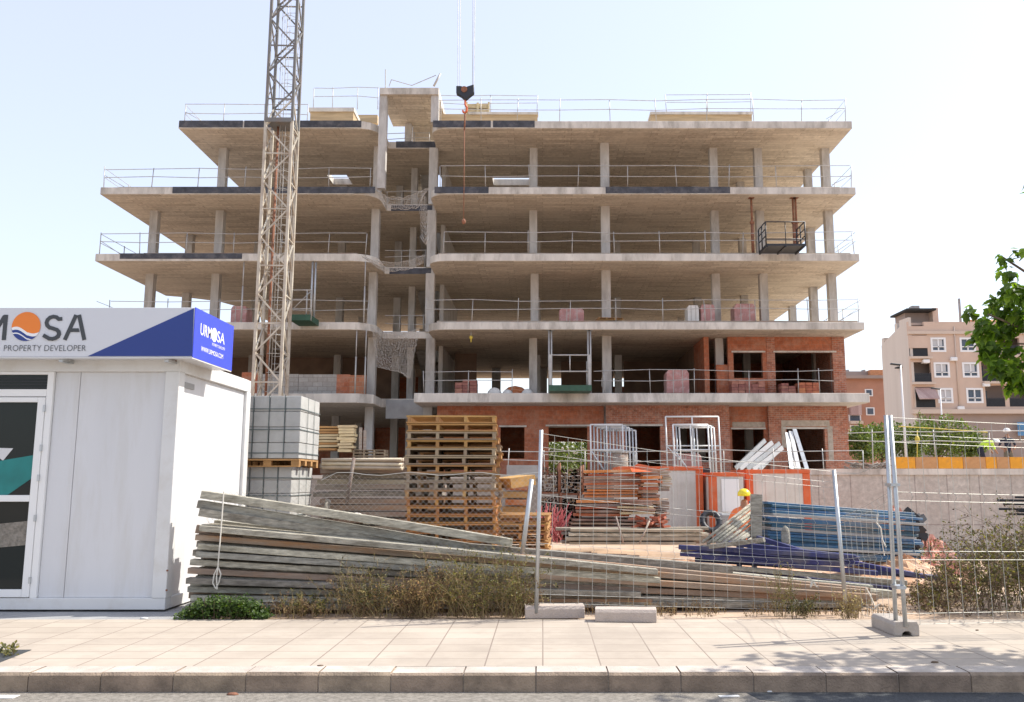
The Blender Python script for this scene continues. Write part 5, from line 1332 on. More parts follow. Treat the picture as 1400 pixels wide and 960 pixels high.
# concrete feet
def foot(c, ax, L_, label, m_, hole=True, rollz=0):
    w_, h = .25, .135
    prof = [(-w_ / 2, 0), (-w_ / 2, h * .75), (-w_ / 2 + .02, h), (w_ / 2 - .02, h), (w_ / 2, h * .75), (w_ / 2, 0), (.05, 0), (.042, .03), (.02, .045), (-.02, .045), (-.042, .03), (-.05, 0)]
    mb = MB(); vs = []; n = len(prof)
    for k_ in (-1, 1): vs += [(k_ * L_ / 2, a, b_) for a, b_ in prof]
    tris = tessellate_polygon([[Vector((a, b_, 0)) for a, b_ in prof]])
    fs = [tuple(t) for t in tris] + [tuple(n + i for i in reversed(t)) for t in tris] + [(i, (i + 1) % n, n + (i + 1) % n, n + i) for i in range(n)]
    mb.add(vs, fs); o = mb.build('concrete_weight', m_, bevel=.006)
    o.location = c; o.rotation_euler = (0, 0, ax)
    return tag(o, label, 'concrete foot', 'concrete fence feet')
foot((gp(1235, 868, 0).x - .0, gp(1235, 870).y + .29, 0), R(90 + 1), .58, 'grey concrete foot on the paving carrying the double fence post', M['foot'])
p = gp(758, 846); foot((p.x, p.y + .12, 0), R(3), .66, 'left of two pinkish concrete feet lying at the edge of the paving', M['footpink'])
p = gp(857, 851); foot((p.x, p.y + .12, 0), R(-5), .66, 'right of two pinkish concrete feet lying at the edge of the paving', M['footpink'])
# ------------------------------------------------------------------ safety nets in the recess
def net(name_label, top_pts, bot_pts, Y, n, m_, sagY=-.15, r=.012):
    r = .0065; n = int(n * 1.5); m_ = int(m_ * 1.5)
    def cr_(pts, t):
        f_ = t * (len(pts) - 1); i = min(int(f_), len(pts) - 2); return Vector(pts[i]).lerp(Vector(pts[i + 1]), f_ - i)
    g_ = [[None] * (m_ + 1) for _ in range(n + 1)]
    for i in range(n + 1):
        for j in range(m_ + 1):
            a = cr_(top_pts, i / n); b_ = cr_(bot_pts, i / n); p_ = a.lerp(b_, j / m_)
            g_[i][j] = at(p_.x, p_.y, Y + sagY * math.sin(math.pi * i / n)) + Vector((rnd.uniform(-.03, .03), rnd.uniform(-.06, .06), rnd.uniform(-.03, .03)))
    mb = MB()
    for i in range(n + 1): mb.path(g_[i], r, 3)
    for j in range(m_ + 1): mb.path([g_[i][j] for i in range(n + 1)], r if 0 < j < m_ else r * 2.2, 3)
    return tag(mb.build('safety_net', M['netting']), name_label, 'safety net', 'safety nets hung in the recess')
net('safety net across the recess at the fourth slab', [(517, 262), (530, 270), (555, 270), (575, 262), (588, 256)], [(519, 272), (532, 284), (555, 286), (572, 284), (578, 268)], 36.9, 22, 6)
net('narrow safety net strip hanging down the right side of the recess', [(574, 272), (578, 268), (582, 270)], [(576, 325), (583, 334), (586, 322)], 36.8, 4, 14)
net('safety net across the recess at the third slab', [(494, 350), (510, 356), (535, 360), (560, 356), (580, 349)], [(500, 354), (518, 368), (535, 371), (560, 368), (578, 360)], 36.9, 26, 5)
net('large torn safety net hanging in the recess below the second slab', [(508, 448), (520, 455), (540, 458), (558, 455), (573, 449)], [(516, 502), (527, 504), (545, 508), (556, 515), (560, 518)], 36.8, 24, 18, r=.014)
# ------------------------------------------------------------------ apartment buildings on the right
AY = 100.0
ab = thing('apartment_building', 'salmon coloured four storey apartment block with cream side wall and white windows on the right', 'building', (X(1320, 600, AY), AY, 1.6))
def fx(p_, y_=520): return X(p_, y_, AY)
x0, x1 = fx(1247), fx(1500)
ztop = Z(440, AY)
def facade_open(xs_px, rows, name, m_):
    pass
ops = []
winrows = [((1277, 1295), (1317, 1336), 463, 480), ((1279, 1298), (1318, 1338), 497, 515), ((1282, 1300), (1321, 1341), 532, 550)]
for a, b_, yt, yb in winrows:
    for (c, d_) in (a, b_): ops.append((c, d_, yt, yb, 'w'))
for (c, d_, yt, yb) in ((1246, 1271, 458, 487), (1247, 1274, 495, 522), (1249, 1277, 529, 557), (1247, 1268, 436, 446), (1341, 1362, 462, 484), (1343, 1366, 495, 521), (1346, 1372, 527, 556), (1378, 1405, 527, 556), (1376, 1400, 495, 521), (1374, 1398, 462, 484)):
    ops.append((c, d_, yt, yb, 'b'))
for (c, d_, yt, yb) in ((1425, 1445, 463, 480), (1425, 1445, 497, 515), (1425, 1445, 532, 550)): ops.append((c, d_, yt, yb, 'w'))
xs_ = sorted({x0, x1} | {fx(o[j]) for o in ops for j in (0, 1)})
mb = MB(); zlo = Z(560, AY)
for u, v in zip(xs_[:-1], xs_[1:]):
    c = (u + v) / 2; cuts = sorted((Z(o[3], AY), Z(o[2], AY)) for o in ops if fx(o[0]) < c < fx(o[1])); z = zlo
    for a, b_ in cuts:
        if a > z + .01: mb.box(u, v, AY, AY + .4, z, a)
        z = max(z, b_)
    if z < ztop: mb.box(u, v, AY, AY + .4, z, ztop)
mb.build('front_wall', M['facade'], ab)
sw_ = MB(); pr_ = [(AY + .01, 1.6), (AY + .01, Z(434, AY)), (AY + 2.6, Z(433, AY)), (AY + 2.6, Z(447, AY + 2.6)), (AY + 4.6, Z(455, AY + 4)), (AY + 6.4, Z(463, AY + 6)), (AY + 8.4, Z(472, AY + 8)), (AY + 8.6, 1.6)]
n_ = len(pr_); sw_.add([(x0 - .01, a, b_) for a, b_ in pr_] + [(x0 + .3, a, b_) for a, b_ in pr_], [tuple(range(n_)), tuple(range(2 * n_ - 1, n_ - 1, -1))] + [(q_, q_ + n_, (q_ + 1) % n_ + n_, (q_ + 1) % n_) for q_ in range(n_)])
sw_.build('side_wall', M['sidewall'], ab)
for a_, yt_ in ((3.4, 442), (7.6, 462)): MB().box(x0 + .02, x0 + .6, AY + a_, AY + a_ + .7, 12, Z(yt_, AY + a_)).build('chimney', M['sidewall'], ab)
MB().box(x0 + .31, x1, AY + 1.9, AY + 2.1, 1.6, ztop - .2).build('inner_wall', M['taupe'], ab)
MB().box(x0 + .31, x1, AY + .4, AY + 3, ztop - .35, ztop - .05).build('roof', M['taupe'], ab)
MB().box(x0, x1, AY + .1, AY + .5, 1.6, zlo - .5).build('ground_storey_wall', M['taupe'], ab)
MB().box(x0 - .3, x1, AY - .5, AY + .5, zlo - .5, zlo).build('balcony_band', M['trim'], ab)
MB().box(x0 - .2, x1, AY - .2, AY + .0, Z(457, AY), Z(453, AY)).build('cornice', M['trim'], ab)
for (a, b_, y_) in ((1245, 1275, 488), (1246, 1277, 523), (1341, 1402, 486), (1343, 1404, 522)):
    MB().box(fx(a), fx(b_), AY - .5, AY + .0, Z(y_ + 3, AY), Z(y_, AY)).build('balcony_slab', M['trim'], ab)
for i, (c, d_, yt, yb, k_) in enumerate(ops):
    a, b2, zt2, zb2 = fx(c), fx(d_), Z(yt, AY), Z(yb, AY)
    if k_ == 'w':
        w_ = MB(); e = .12
        for (u0, u1, v0, v1) in ((a - e, b2 + e, zb2 - e, zb2 + .1), (a - e, b2 + e, zt2 - .1, zt2 + e), (a - e, a + .1, zb2 + .1, zt2 - .1), (b2 - .1, b2 + e, zb2 + .1, zt2 - .1), ((a + b2) / 2 - .06, (a + b2) / 2 + .06, zb2 + .1, zt2 - .1), (a + .1, b2 - .1, zb2 + .45, zb2 + .55)):
            w_.box(u0, u1, AY - .06, AY + .18, v0, v1)
        wn = w_.build('window', M['alu'], ab)
        MB().box(a + .1, b2 - .1, AY + .12, AY + .16, zb2 + .1, zt2 - .1).build('pane', M['winglass'], wn)
        if i in (0, 2, 4, 3): MB().box(a + (.1 if i != 4 else .1), (b2 - .1) if i == 4 else ((a + b2) / 2 + .5), AY + .05, AY + .1, zb2 + (.6 if i != 4 else .2), zt2 - .12).build('blind', M['winlight'], wn)
    elif yt > 450:
        r_ = MB(); zz = zb2 + 1.0
        r_.box(a, b2, AY + .02, AY + .06, zz - .06, zz)
        n = int((b2 - a) / .14)
        for q_ in range(n + 1): r_.box(a + q_ * (b2 - a) / n - .012, a + q_ * (b2 - a) / n + .012, AY + .03, AY + .05, zb2, zz - .06)
        r_.box(a, b2, AY + .07, AY + .08, zb2, zz - .1)
        r_.build('balcony_railing', M['blackmetal'], ab)
        MB().box(a + .3, a + 1.1, AY + 1.84, AY + 1.89, zb2, zb2 + 2).build('balcony_door', M['winglass'], ab)
MB().box(fx(1245), fx(1271), AY - .1, AY - .02, Z(476, AY), Z(459, AY)).build('blind', M['facade'], ab)
aw = MB(); xa, xb = fx(1250), fx(1277)
aw.add([(xa, AY - .03, Z(530, AY)), (xb, AY - .03, Z(530, AY)), (xb + .1, AY - 1.0, Z(546, AY)), (xa + .05, AY - 1.0, Z(546, AY)), (xa, AY - .03, Z(531, AY)), (xb, AY - .03, Z(531, AY)), (xb + .1, AY - .97, Z(547, AY)), (xa + .05, AY - .97, Z(547, AY))], [(0, 1, 2, 3), (7, 6, 5, 4), (3, 2, 6, 7), (0, 3, 7, 4), (1, 5, 6, 2)])
aw.build('awning', M['awning'], ab)
# penthouse and roof details
MB().box(fx(1258), fx(1292), AY + 3, AY + 6, ztop - .2, Z(428, AY + 3)).build('penthouse', M['taupe'], ab)
MB().box(fx(1252), fx(1293), AY + 1.2, AY + 6.2, Z(428, AY + 3), Z(425.5, AY + 3)).build('penthouse_roof', M['dark'], ab)
MB().box(fx(1292), fx(1300), AY + 2, AY + 4, ztop - .1, Z(421, AY + 2)).build('chimney', M['facade'], ab)
MB().box(fx(1284), fx(1295), AY + 6, AY + 7, ztop, Z(418, AY + 6)).build('chimney', M['greywall'], ab)
tl = MB(); tl.add([(fx(1298), AY + .6, Z(439, AY)), (fx(1350), AY + .6, Z(439, AY)), (fx(1345), AY + 8, Z(424, AY)), (fx(1302), AY + 8, Z(424, AY)), (fx(1298), AY + 8, Z(439, AY)), (fx(1350), AY + 8, Z(439, AY))], [(0, 1, 2, 3), (4, 3, 2, 5), (0, 3, 4), (1, 5, 2)])
tl.build('tiled_roof', M['tile'], ab)
tl = MB(); tl.add([(fx(1370), AY + .6, Z(438, AY)), (fx(1440), AY + .6, Z(438, AY)), (fx(1430), AY + 8, Z(420, AY)), (fx(1375), AY + 8, Z(420, AY)), (fx(1370), AY + 8, Z(438, AY)), (fx(1440), AY + 8, Z(438, AY))], [(0, 1, 2, 3), (4, 3, 2, 5), (0, 3, 4), (1, 5, 2)])
tl.build('tiled_roof', M['tile'], ab)
MB().box(fx(1342), fx(1344), AY + 4, AY + 4.3, ztop, Z(408, AY + 4)).build('antenna', M['greywall'], ab)
MB().box(x0 - .5, x0 + .0, AY + 2.5, AY + 3.5, Z(499, AY), Z(497.3, AY)).build('vent_hood', M['dark'], ab)
for (a, b_) in ((1382, 572),): pass
bn = MB(); bn.box(fx(1382), fx(1420), AY - .62, AY - .6, Z(596, AY), Z(578, AY)); tag(bn.build('blue_banner', mat('banner', (.10, .28, .50), .5, .5, .4, 0, dirt=(.7, .8, .85), dscale=.35, damt=.8)), 'blue and white banner on the ground storey of the salmon apartment block', 'banner')
for (a_, y_) in ((1300, 489), (1342, 524), (1305, 556), (1262, 492)):
    MB().box(fx(a_), fx(a_ + 9), AY - .45, AY - .02 if y_ != 492 else AY + .3, Z(y_ + 5, AY), Z(y_, AY)).build('air_conditioner', M['alu'], ab, bevel=.05)
MB().tube((fx(1309), AY - .08, zlo), (fx(1309), AY - .08, ztop - .6), .07, 6).build('downpipe', M['trim'], ab)
# second block
BY = 130.0
ob = thing('apartment_building', 'lower reddish brick apartment block with orange roof between the brick corner and the cream wall', 'building', (X(1185, 600, BY), BY, 1.6))
f2x = lambda p_: X(p_, 550, BY)
MB().box(f2x(1120), f2x(1212), BY, BY + 12, 1.6, Z(518, BY)).build('wall', M['facade2'], ob)
MB().box(f2x(1118), f2x(1213), BY - .8, BY + 12, Z(518, BY), Z(514, BY)).build('cornice', M['taupe'], ob)
MB().box(f2x(1130), f2x(1196), BY + 1.5, BY + 10, Z(514, BY), Z(506, BY)).build('penthouse', M['taupe'], ob)
MB().box(f2x(1194), f2x(1212), BY + .5, BY + 8, Z(514, BY), Z(505, BY)).build('tiled_roof', M['tile'], ob)
for a in (1162, 1170, 1193): MB().box(f2x(a), f2x(a + 3), BY + 3, BY + 4, Z(508, BY), Z(502, BY)).build('chimney', M['greywall'], ob)
for (a, b_, c, d_) in ((1184, 1193, 533, 541), (1184, 1194, 558, 567), (1160, 1175, 568, 576), (1161, 1175, 582, 598), (1185, 1190, 582, 592)):
    w_ = MB(); w_.box(f2x(a) - .1, f2x(b_) + .1, BY - .06, BY - .01, Z(d_, BY) - .1, Z(c, BY) + .1); wn = w_.build('window', M['alu'], ob)
    MB().box(f2x(a) + .1, f2x(b_) - .1, BY - .1, BY - .065, Z(d_, BY) + .05, Z(c, BY) - .05).build('pane', M['winglass'], wn)
MB().box(f2x(1160), f2x(1175), BY - .8, BY - .2, Z(568, BY), Z(554, BY)).build('awning', M['awning'], ob)
MB().box(f2x(1159), f2x(1176), BY - .9, BY - .11, Z(580, BY), Z(576, BY)).build('balcony_slab', M['trim'], ob)

# street lamps
def lamp(px, ytop, ybase, Y, label, arm):
    x = X(px, ytop, Y); zb = 1.6; o = thing('street_lamp', label, 'street lamp', (x, Y, zb), 'street lamps beyond the podium')
    MB().tube((x, Y, zb), (x, Y, Z(ytop, Y)), .10, 8, r2=.06).build('pole', M['alu'], o)
    MB().bar((x, Y, Z(ytop, Y)), (x + arm, Y, Z(ytop, Y) + .08), .3, .12).build('lamp_head', M['blackmetal'], o, bevel=.03)
lamp(1231, 499, 630, 62, 'white street lamp pole with dark head in front of the cream side wall', -.7)
lamp(1285, 532, 590, 80, 'thin pale street lamp with a cross arm before the salmon apartment block', -.8)
yb_ = MB(); yb_.ball(at(1254, 601, 34), .10, .08, .15); yb_.tube(at(1254, 588, 34), at(1254, 640, 34), .02); tag(yb_.build('warning_lamp', M['yellowpaint']), 'small yellow warning lamp on a thin post above the formwork', 'warning lamp')
for (pts, r, m_, t_) in ((((1228, 583), (1280, 586), (1350, 591)), .02, 'yellowpaint', 'yellow tape line stretched above the retaining wall'),):
    s_ = MB(); s_.path([at(a, b_, 33) for a, b_ in pts], r, 5); tag(s_.build('warning_tape', M[m_]), t_, 'tape')

# ------------------------------------------------------------------ leaves, trees and weeds
def leaf(mb, c, d_, up, L_, w_, shape=0):
    d_ = d_.normalized(); r_ = d_.cross(up)
    if r_.length < 1e-4: r_ = Vector((1, 0, 0))
    r_.normalize(); n_ = r_.cross(d_)
    if shape == 0:
        vs = [c, c + d_ * L_ * .5 + r_ * w_ * .5 + n_ * w_ * .1, c + d_ * L_, c + d_ * L_ * .5 - r_ * w_ * .5 + n_ * w_ * .1]
        mb.add(vs, [(0, 1, 2, 3)])
    else:       # lobed leaf, folded along the middle rib
        pr = [(0, .0), (.10, .26), (.32, .50), (.42, .34), (.62, .36), (.74, .16), (1, 0)]
        a = [c + d_ * L_ * t_ for t_ in (0, .3, .6, 1)]
        R_ = [c + d_ * L_ * t_ + r_ * w_ * s_ + n_ * w_ * .22 * s_ - Vector((0, 0, .12 * L_ * t_ * t_)) for t_, s_ in pr]
        L2 = [c + d_ * L_ * t_ - r_ * w_ * s_ + n_ * w_ * .22 * s_ - Vector((0, 0, .12 * L_ * t_ * t_)) for t_, s_ in pr]
        mb.add(R_, [tuple(range(7))]) if False else None
        vs = R_ + L2[1:6]
        # 0..6 right side (0 base, 6 tip); 7..11 left side
        mb.add(vs, [(0, 1, 2, 3, 4, 5, 6), (6, 11, 10, 9, 8, 7, 0)])
def rv(): 
    while True:
        v = Vector((rnd.uniform(-1, 1), rnd.uniform(-1, 1), rnd.uniform(-1, 1)))
        if .05 < v.length < 1: return v
def bush_crown(mb, c, r, nclump, nleaf, L_, flat=1.0):
    for i in range(nclump):
        v = rv().normalized() * rnd.uniform(.35, 1.0); cc = Vector(c) + Vector((v.x * r[0], v.y * r[1], v.z * r[2]))
        rr = rnd.uniform(.12, .26) * min(r)
        for k_ in range(nleaf):
            p_ = cc + rv() * rr * 1.6
            leaf(mb, p_, rv() + Vector((0, 0, .2)), rv(), L_ * rnd.uniform(.6, 1.3), L_ * .5)
def tree(name, label, cat, base, crown_c, r, nclump, nleaf, L_, m_, group=None, trunk_r=.12):
    o = thing(name, label, cat, base, group)
    t_ = MB(); b_ = Vector(base); c = Vector(crown_c)
    t_.tube(b_, b_.lerp(c, .75), trunk_r, 7, r2=trunk_r * .55)
    for i in range(7):
        a = b_.lerp(c, rnd.uniform(.45, .8)); v = rv(); v.z = abs(v.z)
        t_.tube(a, c + Vector((v.x * r[0] * .8, v.y * r[1] * .8, v.z * r[2] * .7)), trunk_r * .4, 5, r2=trunk_r * .1)
    t_.build('trunk', M['bark'], o)
    l_ = MB(); bush_crown(l_, c, r, nclump, nleaf, L_); l_.build('crown', m_, o, fix=False)
    return o
tg = 'green trees beyond the podium'
for (a, b_, Y, rx_, rz_, t_) in ((1282, 600, 66, 2.6, 1.9, 'low green tree before the salmon block, largest of the row'), (1240, 606, 64, 1.5, 1.4, 'small green tree behind the double fence post'), (1178, 608, 62, 1.3, 1.4, 'small green tree beside the brick corner of the unfinished building'), (1204, 603, 70, 1.7, 1.5, 'green tree between the brick corner and the cream wall'), (1322, 606, 68, 1.6, 1.2, 'low green shrub right of the largest tree, before the taupe ground storey')):
    c = at(a, b_, Y); tree('garden_tree', t_, 'tree', (c.x, Y, 1.6), c, (rx_, 1.6, rz_), 90, 26, .26, M['fargreen'], tg)
for (a, b_, Y, rx_, rz_, t_) in ((757, 618, 66, 2.2, 2.0, 'green tree seen through the left ground storey window'), (800, 622, 70, 2.2, 1.8, 'green tree seen at the right of the same window'), (705, 622, 72, 3.0, 1.5, 'green tree seen low through the dark opening left of the column')):
    c = at(a, b_, Y); tree('garden_tree', t_, 'tree', (c.x, Y, 1.6), c, (rx_, 1.6, rz_), 70, 24, .3, M['fargreen'], 'trees seen through the building')
MB_ = MB(); MB_.box(X(700, 600, 85), X(900, 600, 85), 85, 90, 1.6, Z(612, 85)); tag(MB_.build('garden_wall', M['sidewall']), 'pale garden wall seen through the ground storey window', 'wall')

# street tree at the right, leaves reaching into the picture
TY = 7.3
tr_ = thing('street_tree', 'street tree with broad lobed green leaves hanging in from the right', 'tree', (6.4, TY + .9, 0))
tk = MB(); B0 = Vector((6.4, TY + .9, 0)); J = Vector((6.2, TY + .8, 2.3))
tk.tube(B0, J, .13, 9, r2=.10)
limbs = []
def limb(a, b_, r0, r1):
    m0 = a.lerp(b_, .5) + rv() * .1; tk.tube(a, m0, r0, 6, r2=(r0 + r1) / 2); tk.tube(m0, b_, (r0 + r1) / 2, 6, r2=r1)
    limbs.append((m0, b_))
targets = [at(1352, 350, TY), at(1335, 430, TY), at(1375, 470, TY + .1), at(1395, 395, TY), at(1425, 340, TY + .3), at(1370, 500, TY + .2), at(1430, 480, TY), at(1455, 420, TY - .4)]
for t_ in targets: limb(J + Vector((rnd.uniform(-.1, .1), 0, rnd.uniform(-.1, .5))), t_ + Vector((.10, 0, 0)), .035, .008)
for i in range(10):
    v = rv(); limb(J, Vector((6.7, TY + .8, 3.8)) + Vector((abs(v.x) * 1.6 - .3, v.y * 1.5, v.z * .9)), .06, .012)
tk.build('trunk', M['bark'], tr_)
lf = MB()
def spray(a, b_, n, s_):
    for i in range(n):
        p_ = a.lerp(b_, rnd.random()) + rv() * s_
        d_ = Vector((rnd.uniform(-1, .5), rnd.uniform(-.8, .6), rnd.uniform(-1.1, .25)))
        leaf(lf, p_, d_, Vector((rnd.uniform(-.6, .6), rnd.uniform(-.9, .3), 1)), rnd.uniform(.085, .15), rnd.uniform(.08, .12), 1)
clusters = [(1379, 372, 22, 9), (1372, 352, 10, 5), (1396, 345, 14, 8), (1327, 425, 22, 9), (1344, 448, 60, 13), (1352, 478, 60, 14), (1375, 425, 60, 14), (1372, 455, 80, 15), (1392, 400, 60, 14), (1396, 440, 90, 18), (1366, 500, 55, 12), (1388, 490, 90, 18), (1395, 520, 40, 11), (1338, 462, 26, 7), (1380, 398, 26, 9), (1362, 412, 22, 7), (1384, 512, 40, 10), (1378, 530, 16, 6), (1356, 420, 10, 5)]
for (a, b_, n, s_) in clusters:
    c = at(a, b_, TY + rnd.uniform(-.25, .3)); rr = s_ * TY / F * 1.15
    for i in range(int(n * .85)):
        p_ = c + rv() * rr
        d_ = Vector((rnd.uniform(-1, .4), rnd.uniform(-.8, .6), rnd.uniform(-1.2, .2)))
        leaf(lf, p_, d_, Vector((rnd.uniform(-.6, .6), rnd.uniform(-.9, .3), 1)), rnd.uniform(.06, .115), rnd.uniform(.055, .09), 1)
for m0, b_ in limbs[8:]:
    if b_.x / b_.y * F + 742 > 1475: spray(m0, b_, 75, .35)
for i in range(2100):
    v = rv(); c = Vector((6.3 + v.x * 2.1, TY + .3 + v.y * 1.6, 3.7 + v.z * 1.3))
    pxx = 742 + (c.x / c.y) * F * .99
    if pxx < 1432 and c.y > 3: continue
    leaf(lf, c, Vector((rnd.uniform(-1, 1), rnd.uniform(-1, 1), rnd.uniform(-1, .2))), Vector((rnd.uniform(-.5, .5), rnd.uniform(-.5, .5), 1)), rnd.uniform(.10, .17), rnd.uniform(.10, .14), 1)
lf.build('crown', M['leaf'], tr_, fix=False)

# weeds
def weed(mb, lb, c, h, n, spread, leafy, ls=.03):
    """twiggy plant: curved stems that fork, small leaves on the twigs"""
    for i in range(n):
        a = rnd.uniform(0, 6.28); lean = rnd.uniform(.1, 1.1) * (spread / .22); hh = h * rnd.uniform(.35, 1.05)
        p = Vector(c) + Vector((rnd.uniform(-.08, .08), rnd.uniform(-.05, .05), 0)); d_ = Vector((math.cos(a) * lean, math.sin(a) * lean * .6, 1.3)).normalized()
        segs = []
        for k_ in range(4):
            q_ = p + d_ * hh * .3; mb.tube(p, q_, .0032 - .0006 * k_, 3, cap=False); segs.append((p, q_)); p = q_
            d_ = (d_ + rv() * .45 + Vector((0, 0, -.05 * k_))).normalized()
            for w_ in range(2 if k_ else 0):
                e_ = (d_ + rv() * 1.1).normalized(); t_ = q_ + e_ * hh * rnd.uniform(.1, .3); mb.tube(q_, t_, .0018, 3, r2=.001, cap=False); segs.append((q_, t_))
        for k_ in range(leafy):
            a_, b_ = segs[min(len(segs) - 1, int(len(segs) * rnd.random() ** .7))]
            leaf(lb, a_.lerp(b_, rnd.random()) + rv() * ls * .5, rv(), rv(), ls * rnd.uniform(.4, 1.4), ls * .5)
WYY = SY + .22
st_, lv_, lg_ = MB(), MB(), MB()
for i in range(120):
    pxx = rnd.choice((rnd.gauss(400, 22), rnd.gauss(500, 30), rnd.gauss(575, 22), rnd.gauss(650, 25), rnd.gauss(710, 18), rnd.uniform(365, 735))); h = (.17 + .30 * math.exp(-((pxx - 650) / 90) ** 2) + .20 * math.exp(-((pxx - 500) / 60) ** 2)) * rnd.uniform(.5, 1.5)
    weed(st_, lg_ if rnd.random() < (.65 if pxx > 610 else .3) else lv_, (X(pxx, 835, WYY), WYY + rnd.uniform(-.12, .25), 0), h, 4, .2, 22, .024)
for i in range(70):
    pxx = rnd.uniform(740, 1240); weed(st_, lv_, (X(pxx, 835, WYY), WYY + rnd.uniform(-.05, .35), 0), .10 * rnd.uniform(.5, 1.4), 5, .1, 6, .02)
tag(st_.build('dry_weeds', M['drygrass'], fix=False), 'dry brown weed stalks along the back edge of the paving', 'weeds', kind='stuff')
tag(lv_.build('dry_foliage', mat('dry leaves', (.17, .095, .05), .9, .2, 4, 0, island=.8), fix=False), 'dry brown weed leaves along the form boards', 'weeds', kind='stuff')
tag(lg_.build('weed_foliage', M['weedgreen'], fix=False), 'olive green weed leaves along the form boards', 'weeds', kind='stuff')
def plant(name, label, px, h, n, m_, Y=None, spread=.2, ls=.03, lfy=20, stem='drygrass'):
    Y = Y or WYY; s2, l2 = MB(), MB(); x = X(px, 830, Y)
    for k_ in range(max(1, n // 12)): weed(s2, l2, (x + rnd.uniform(-spread, spread) * .6, Y + rnd.uniform(-.08, .08), max(0, ground_z(x, Y)) * 0), h, 12, spread, lfy, ls)
    o = thing(name, label, 'plant', (x, Y, 0)); s2.build('stem', M[stem], o, fix=False); l2.build('leaves', m_, o, fix=False)
plant('weed_plant', 'olive weed with upright stems in the middle of the boards, beside the tall fence post', 690, .62, 72, M['weedgreen'], spread=.22)
plant('weed_plant', 'tall olive and brown weed left of the concrete feet', 635, .62, 84, M['weedgreen'], spread=.28)
plant('weed_plant', 'bushy brown weed in front of the boards, left of the olive ones', 570, .46, 84, mat('brown weed leaves', (.30, .17, .07), .9, .3, 4, 0, island=.6), spread=.28)
plant('weed_plant', 'greenish weed climbing the boards between the bush and the brown weeds', 500, .56, 60, M['weeddark'], spread=.26)
plant('weed_plant', 'light green wispy weed before the blue panels', 1060, .52, 30, M['weedgreen'], spread=.14, ls=.022)
plant('weed_plant', 'yellow dry grass tuft at the paving edge left of the grey foot', 1160, .26, 60, mat('straw', (.50, .38, .16), .9, .2, 4, 0, island=.4), Y=SY + .12, spread=.14, ls=.03, lfy=6)
plant('weed_plant', 'green and brown weed at the right edge of the paving weeds', 1090, .22, 36, M['weeddark'], spread=.2)
gb_, gs_ = MB(), MB(); gbo = thing('green_bush', 'low bright green bush at the left end of the form boards', 'bush', (X(305, 835, SY + .1), SY + .12, 0))
for i in range(90):
    a = rnd.uniform(-1, 1); pxx = 308 + a * 55; hh = .24 * (1 - a * a * .8) * rnd.uniform(.5, 1.1)
    c = Vector((X(pxx, 835, SY + .15), SY + .13 + rnd.uniform(-.12, .16), 0)); gs_.tube(c, c + Vector((rnd.uniform(-.05, .05), 0, hh)), .004, 3, cap=False)
    for k_ in range(42): leaf(gb_, c + Vector((rnd.uniform(-.09, .09), rnd.uniform(-.07, .07), hh * rnd.random() ** .7)), rv() + Vector((0, -.3, .2)), Vector((rnd.uniform(-.4, .4), -.4, 1)), rnd.uniform(.025, .05), .03)
gs_.build('stem', M['bark'], gbo, fix=False); gb_.build('leaves', M['bushleaf'], gbo, fix=False)
# brambles at the right
bo = thing('bramble_thicket', 'tangled brown and green brambles behind the fence at the right edge', 'brambles', (X(1340, 830, 10.8), 10.8, 0))
bs, bl1, bl2 = MB(), MB(), MB()
def brh(px): return .22 + .80 * sstep(1255, 1400, px)
for i in range(300):
    pxx = 1245 + 270 * rnd.random() ** .8; Yq = rnd.uniform(SY + .3, 12.2); H_ = brh(pxx) * rnd.uniform(.35, 1.0)
    p = Vector((X(pxx, 830, Yq), Yq, -.02)); d_ = Vector((rnd.uniform(-.6, .5), rnd.uniform(-.3, .3), 1)).normalized(); segs = []
    for k_ in range(6):
        q_ = p + d_ * H_ * .26; bs.tube(p, q_, .0045 - .0005 * k_, 3, cap=False); segs.append((p, q_)); p = q_
        d_ = (d_ + rv() * .4 + Vector((0, 0, -.16 * k_))).normalized()
        if k_ > 1:
            for w_ in range(3):
                t_ = q_ + (d_ + rv() * 1.2).normalized() * H_ * rnd.uniform(.1, .28); bs.tube(q_, t_, .002, 3, cap=False); segs.append((q_, t_))
    for k_ in range(58):
        a, b_ = rnd.choice(segs); g_ = rnd.random() < .30 + .5 * sstep(1290, 1380, pxx)
        leaf(bl1 if g_ else bl2, a.lerp(b_, rnd.random()) + rv() * .05, rv(), rv(), rnd.uniform(.02, .05), .024)
bs.build('stems', M['bark'], bo, fix=False); bl1.build('green_leaves', M['weedgreen'], bo, fix=False); bl2.build('brown_leaves', mat('bramble brown', (.24, .16, .09), .9, .3, 4, 0, island=.6), bo, fix=False)
# small planting pit at the left edge
p = gp(0, 893); q_ = gp(42, 891)
pit = MB(); pit.prism([[(gp(-60, 888).x, gp(0, 889).y), (gp(43, 889).x, gp(0, 889).y), (gp(0, 906).x, gp(0, 906).y), (gp(-60, 906).x, gp(0, 906).y)]], .0, .005)
tag(pit.build('planting_pit', M['shadowsoil']), 'dark earth of a small tree pit in the paving', kind='structure')
lp_, ls_ = MB(), MB()
lo = thing('pit_plant', 'small light green plant in the tree pit at the left edge of the paving', 'plant', (gp(5, 900).x, gp(5, 900).y, 0))
for i in range(130):
    c = gp(rnd.uniform(-25, 22), rnd.uniform(890, 900)) + Vector((0, 0, rnd.uniform(.01, .07))); leaf(lp_, c, rv() + Vector((0, 0, .3)), Vector((0, -.3, 1)), .04, .03)
for i in range(8): c = gp(rnd.uniform(-20, 18), 897); ls_.tube(c, c + Vector((0, 0, .06)), .004, 3)
lp_.build('leaves', M['weedgreen'], lo, fix=False); ls_.build('stem', M['drygrass'], lo, fix=False)
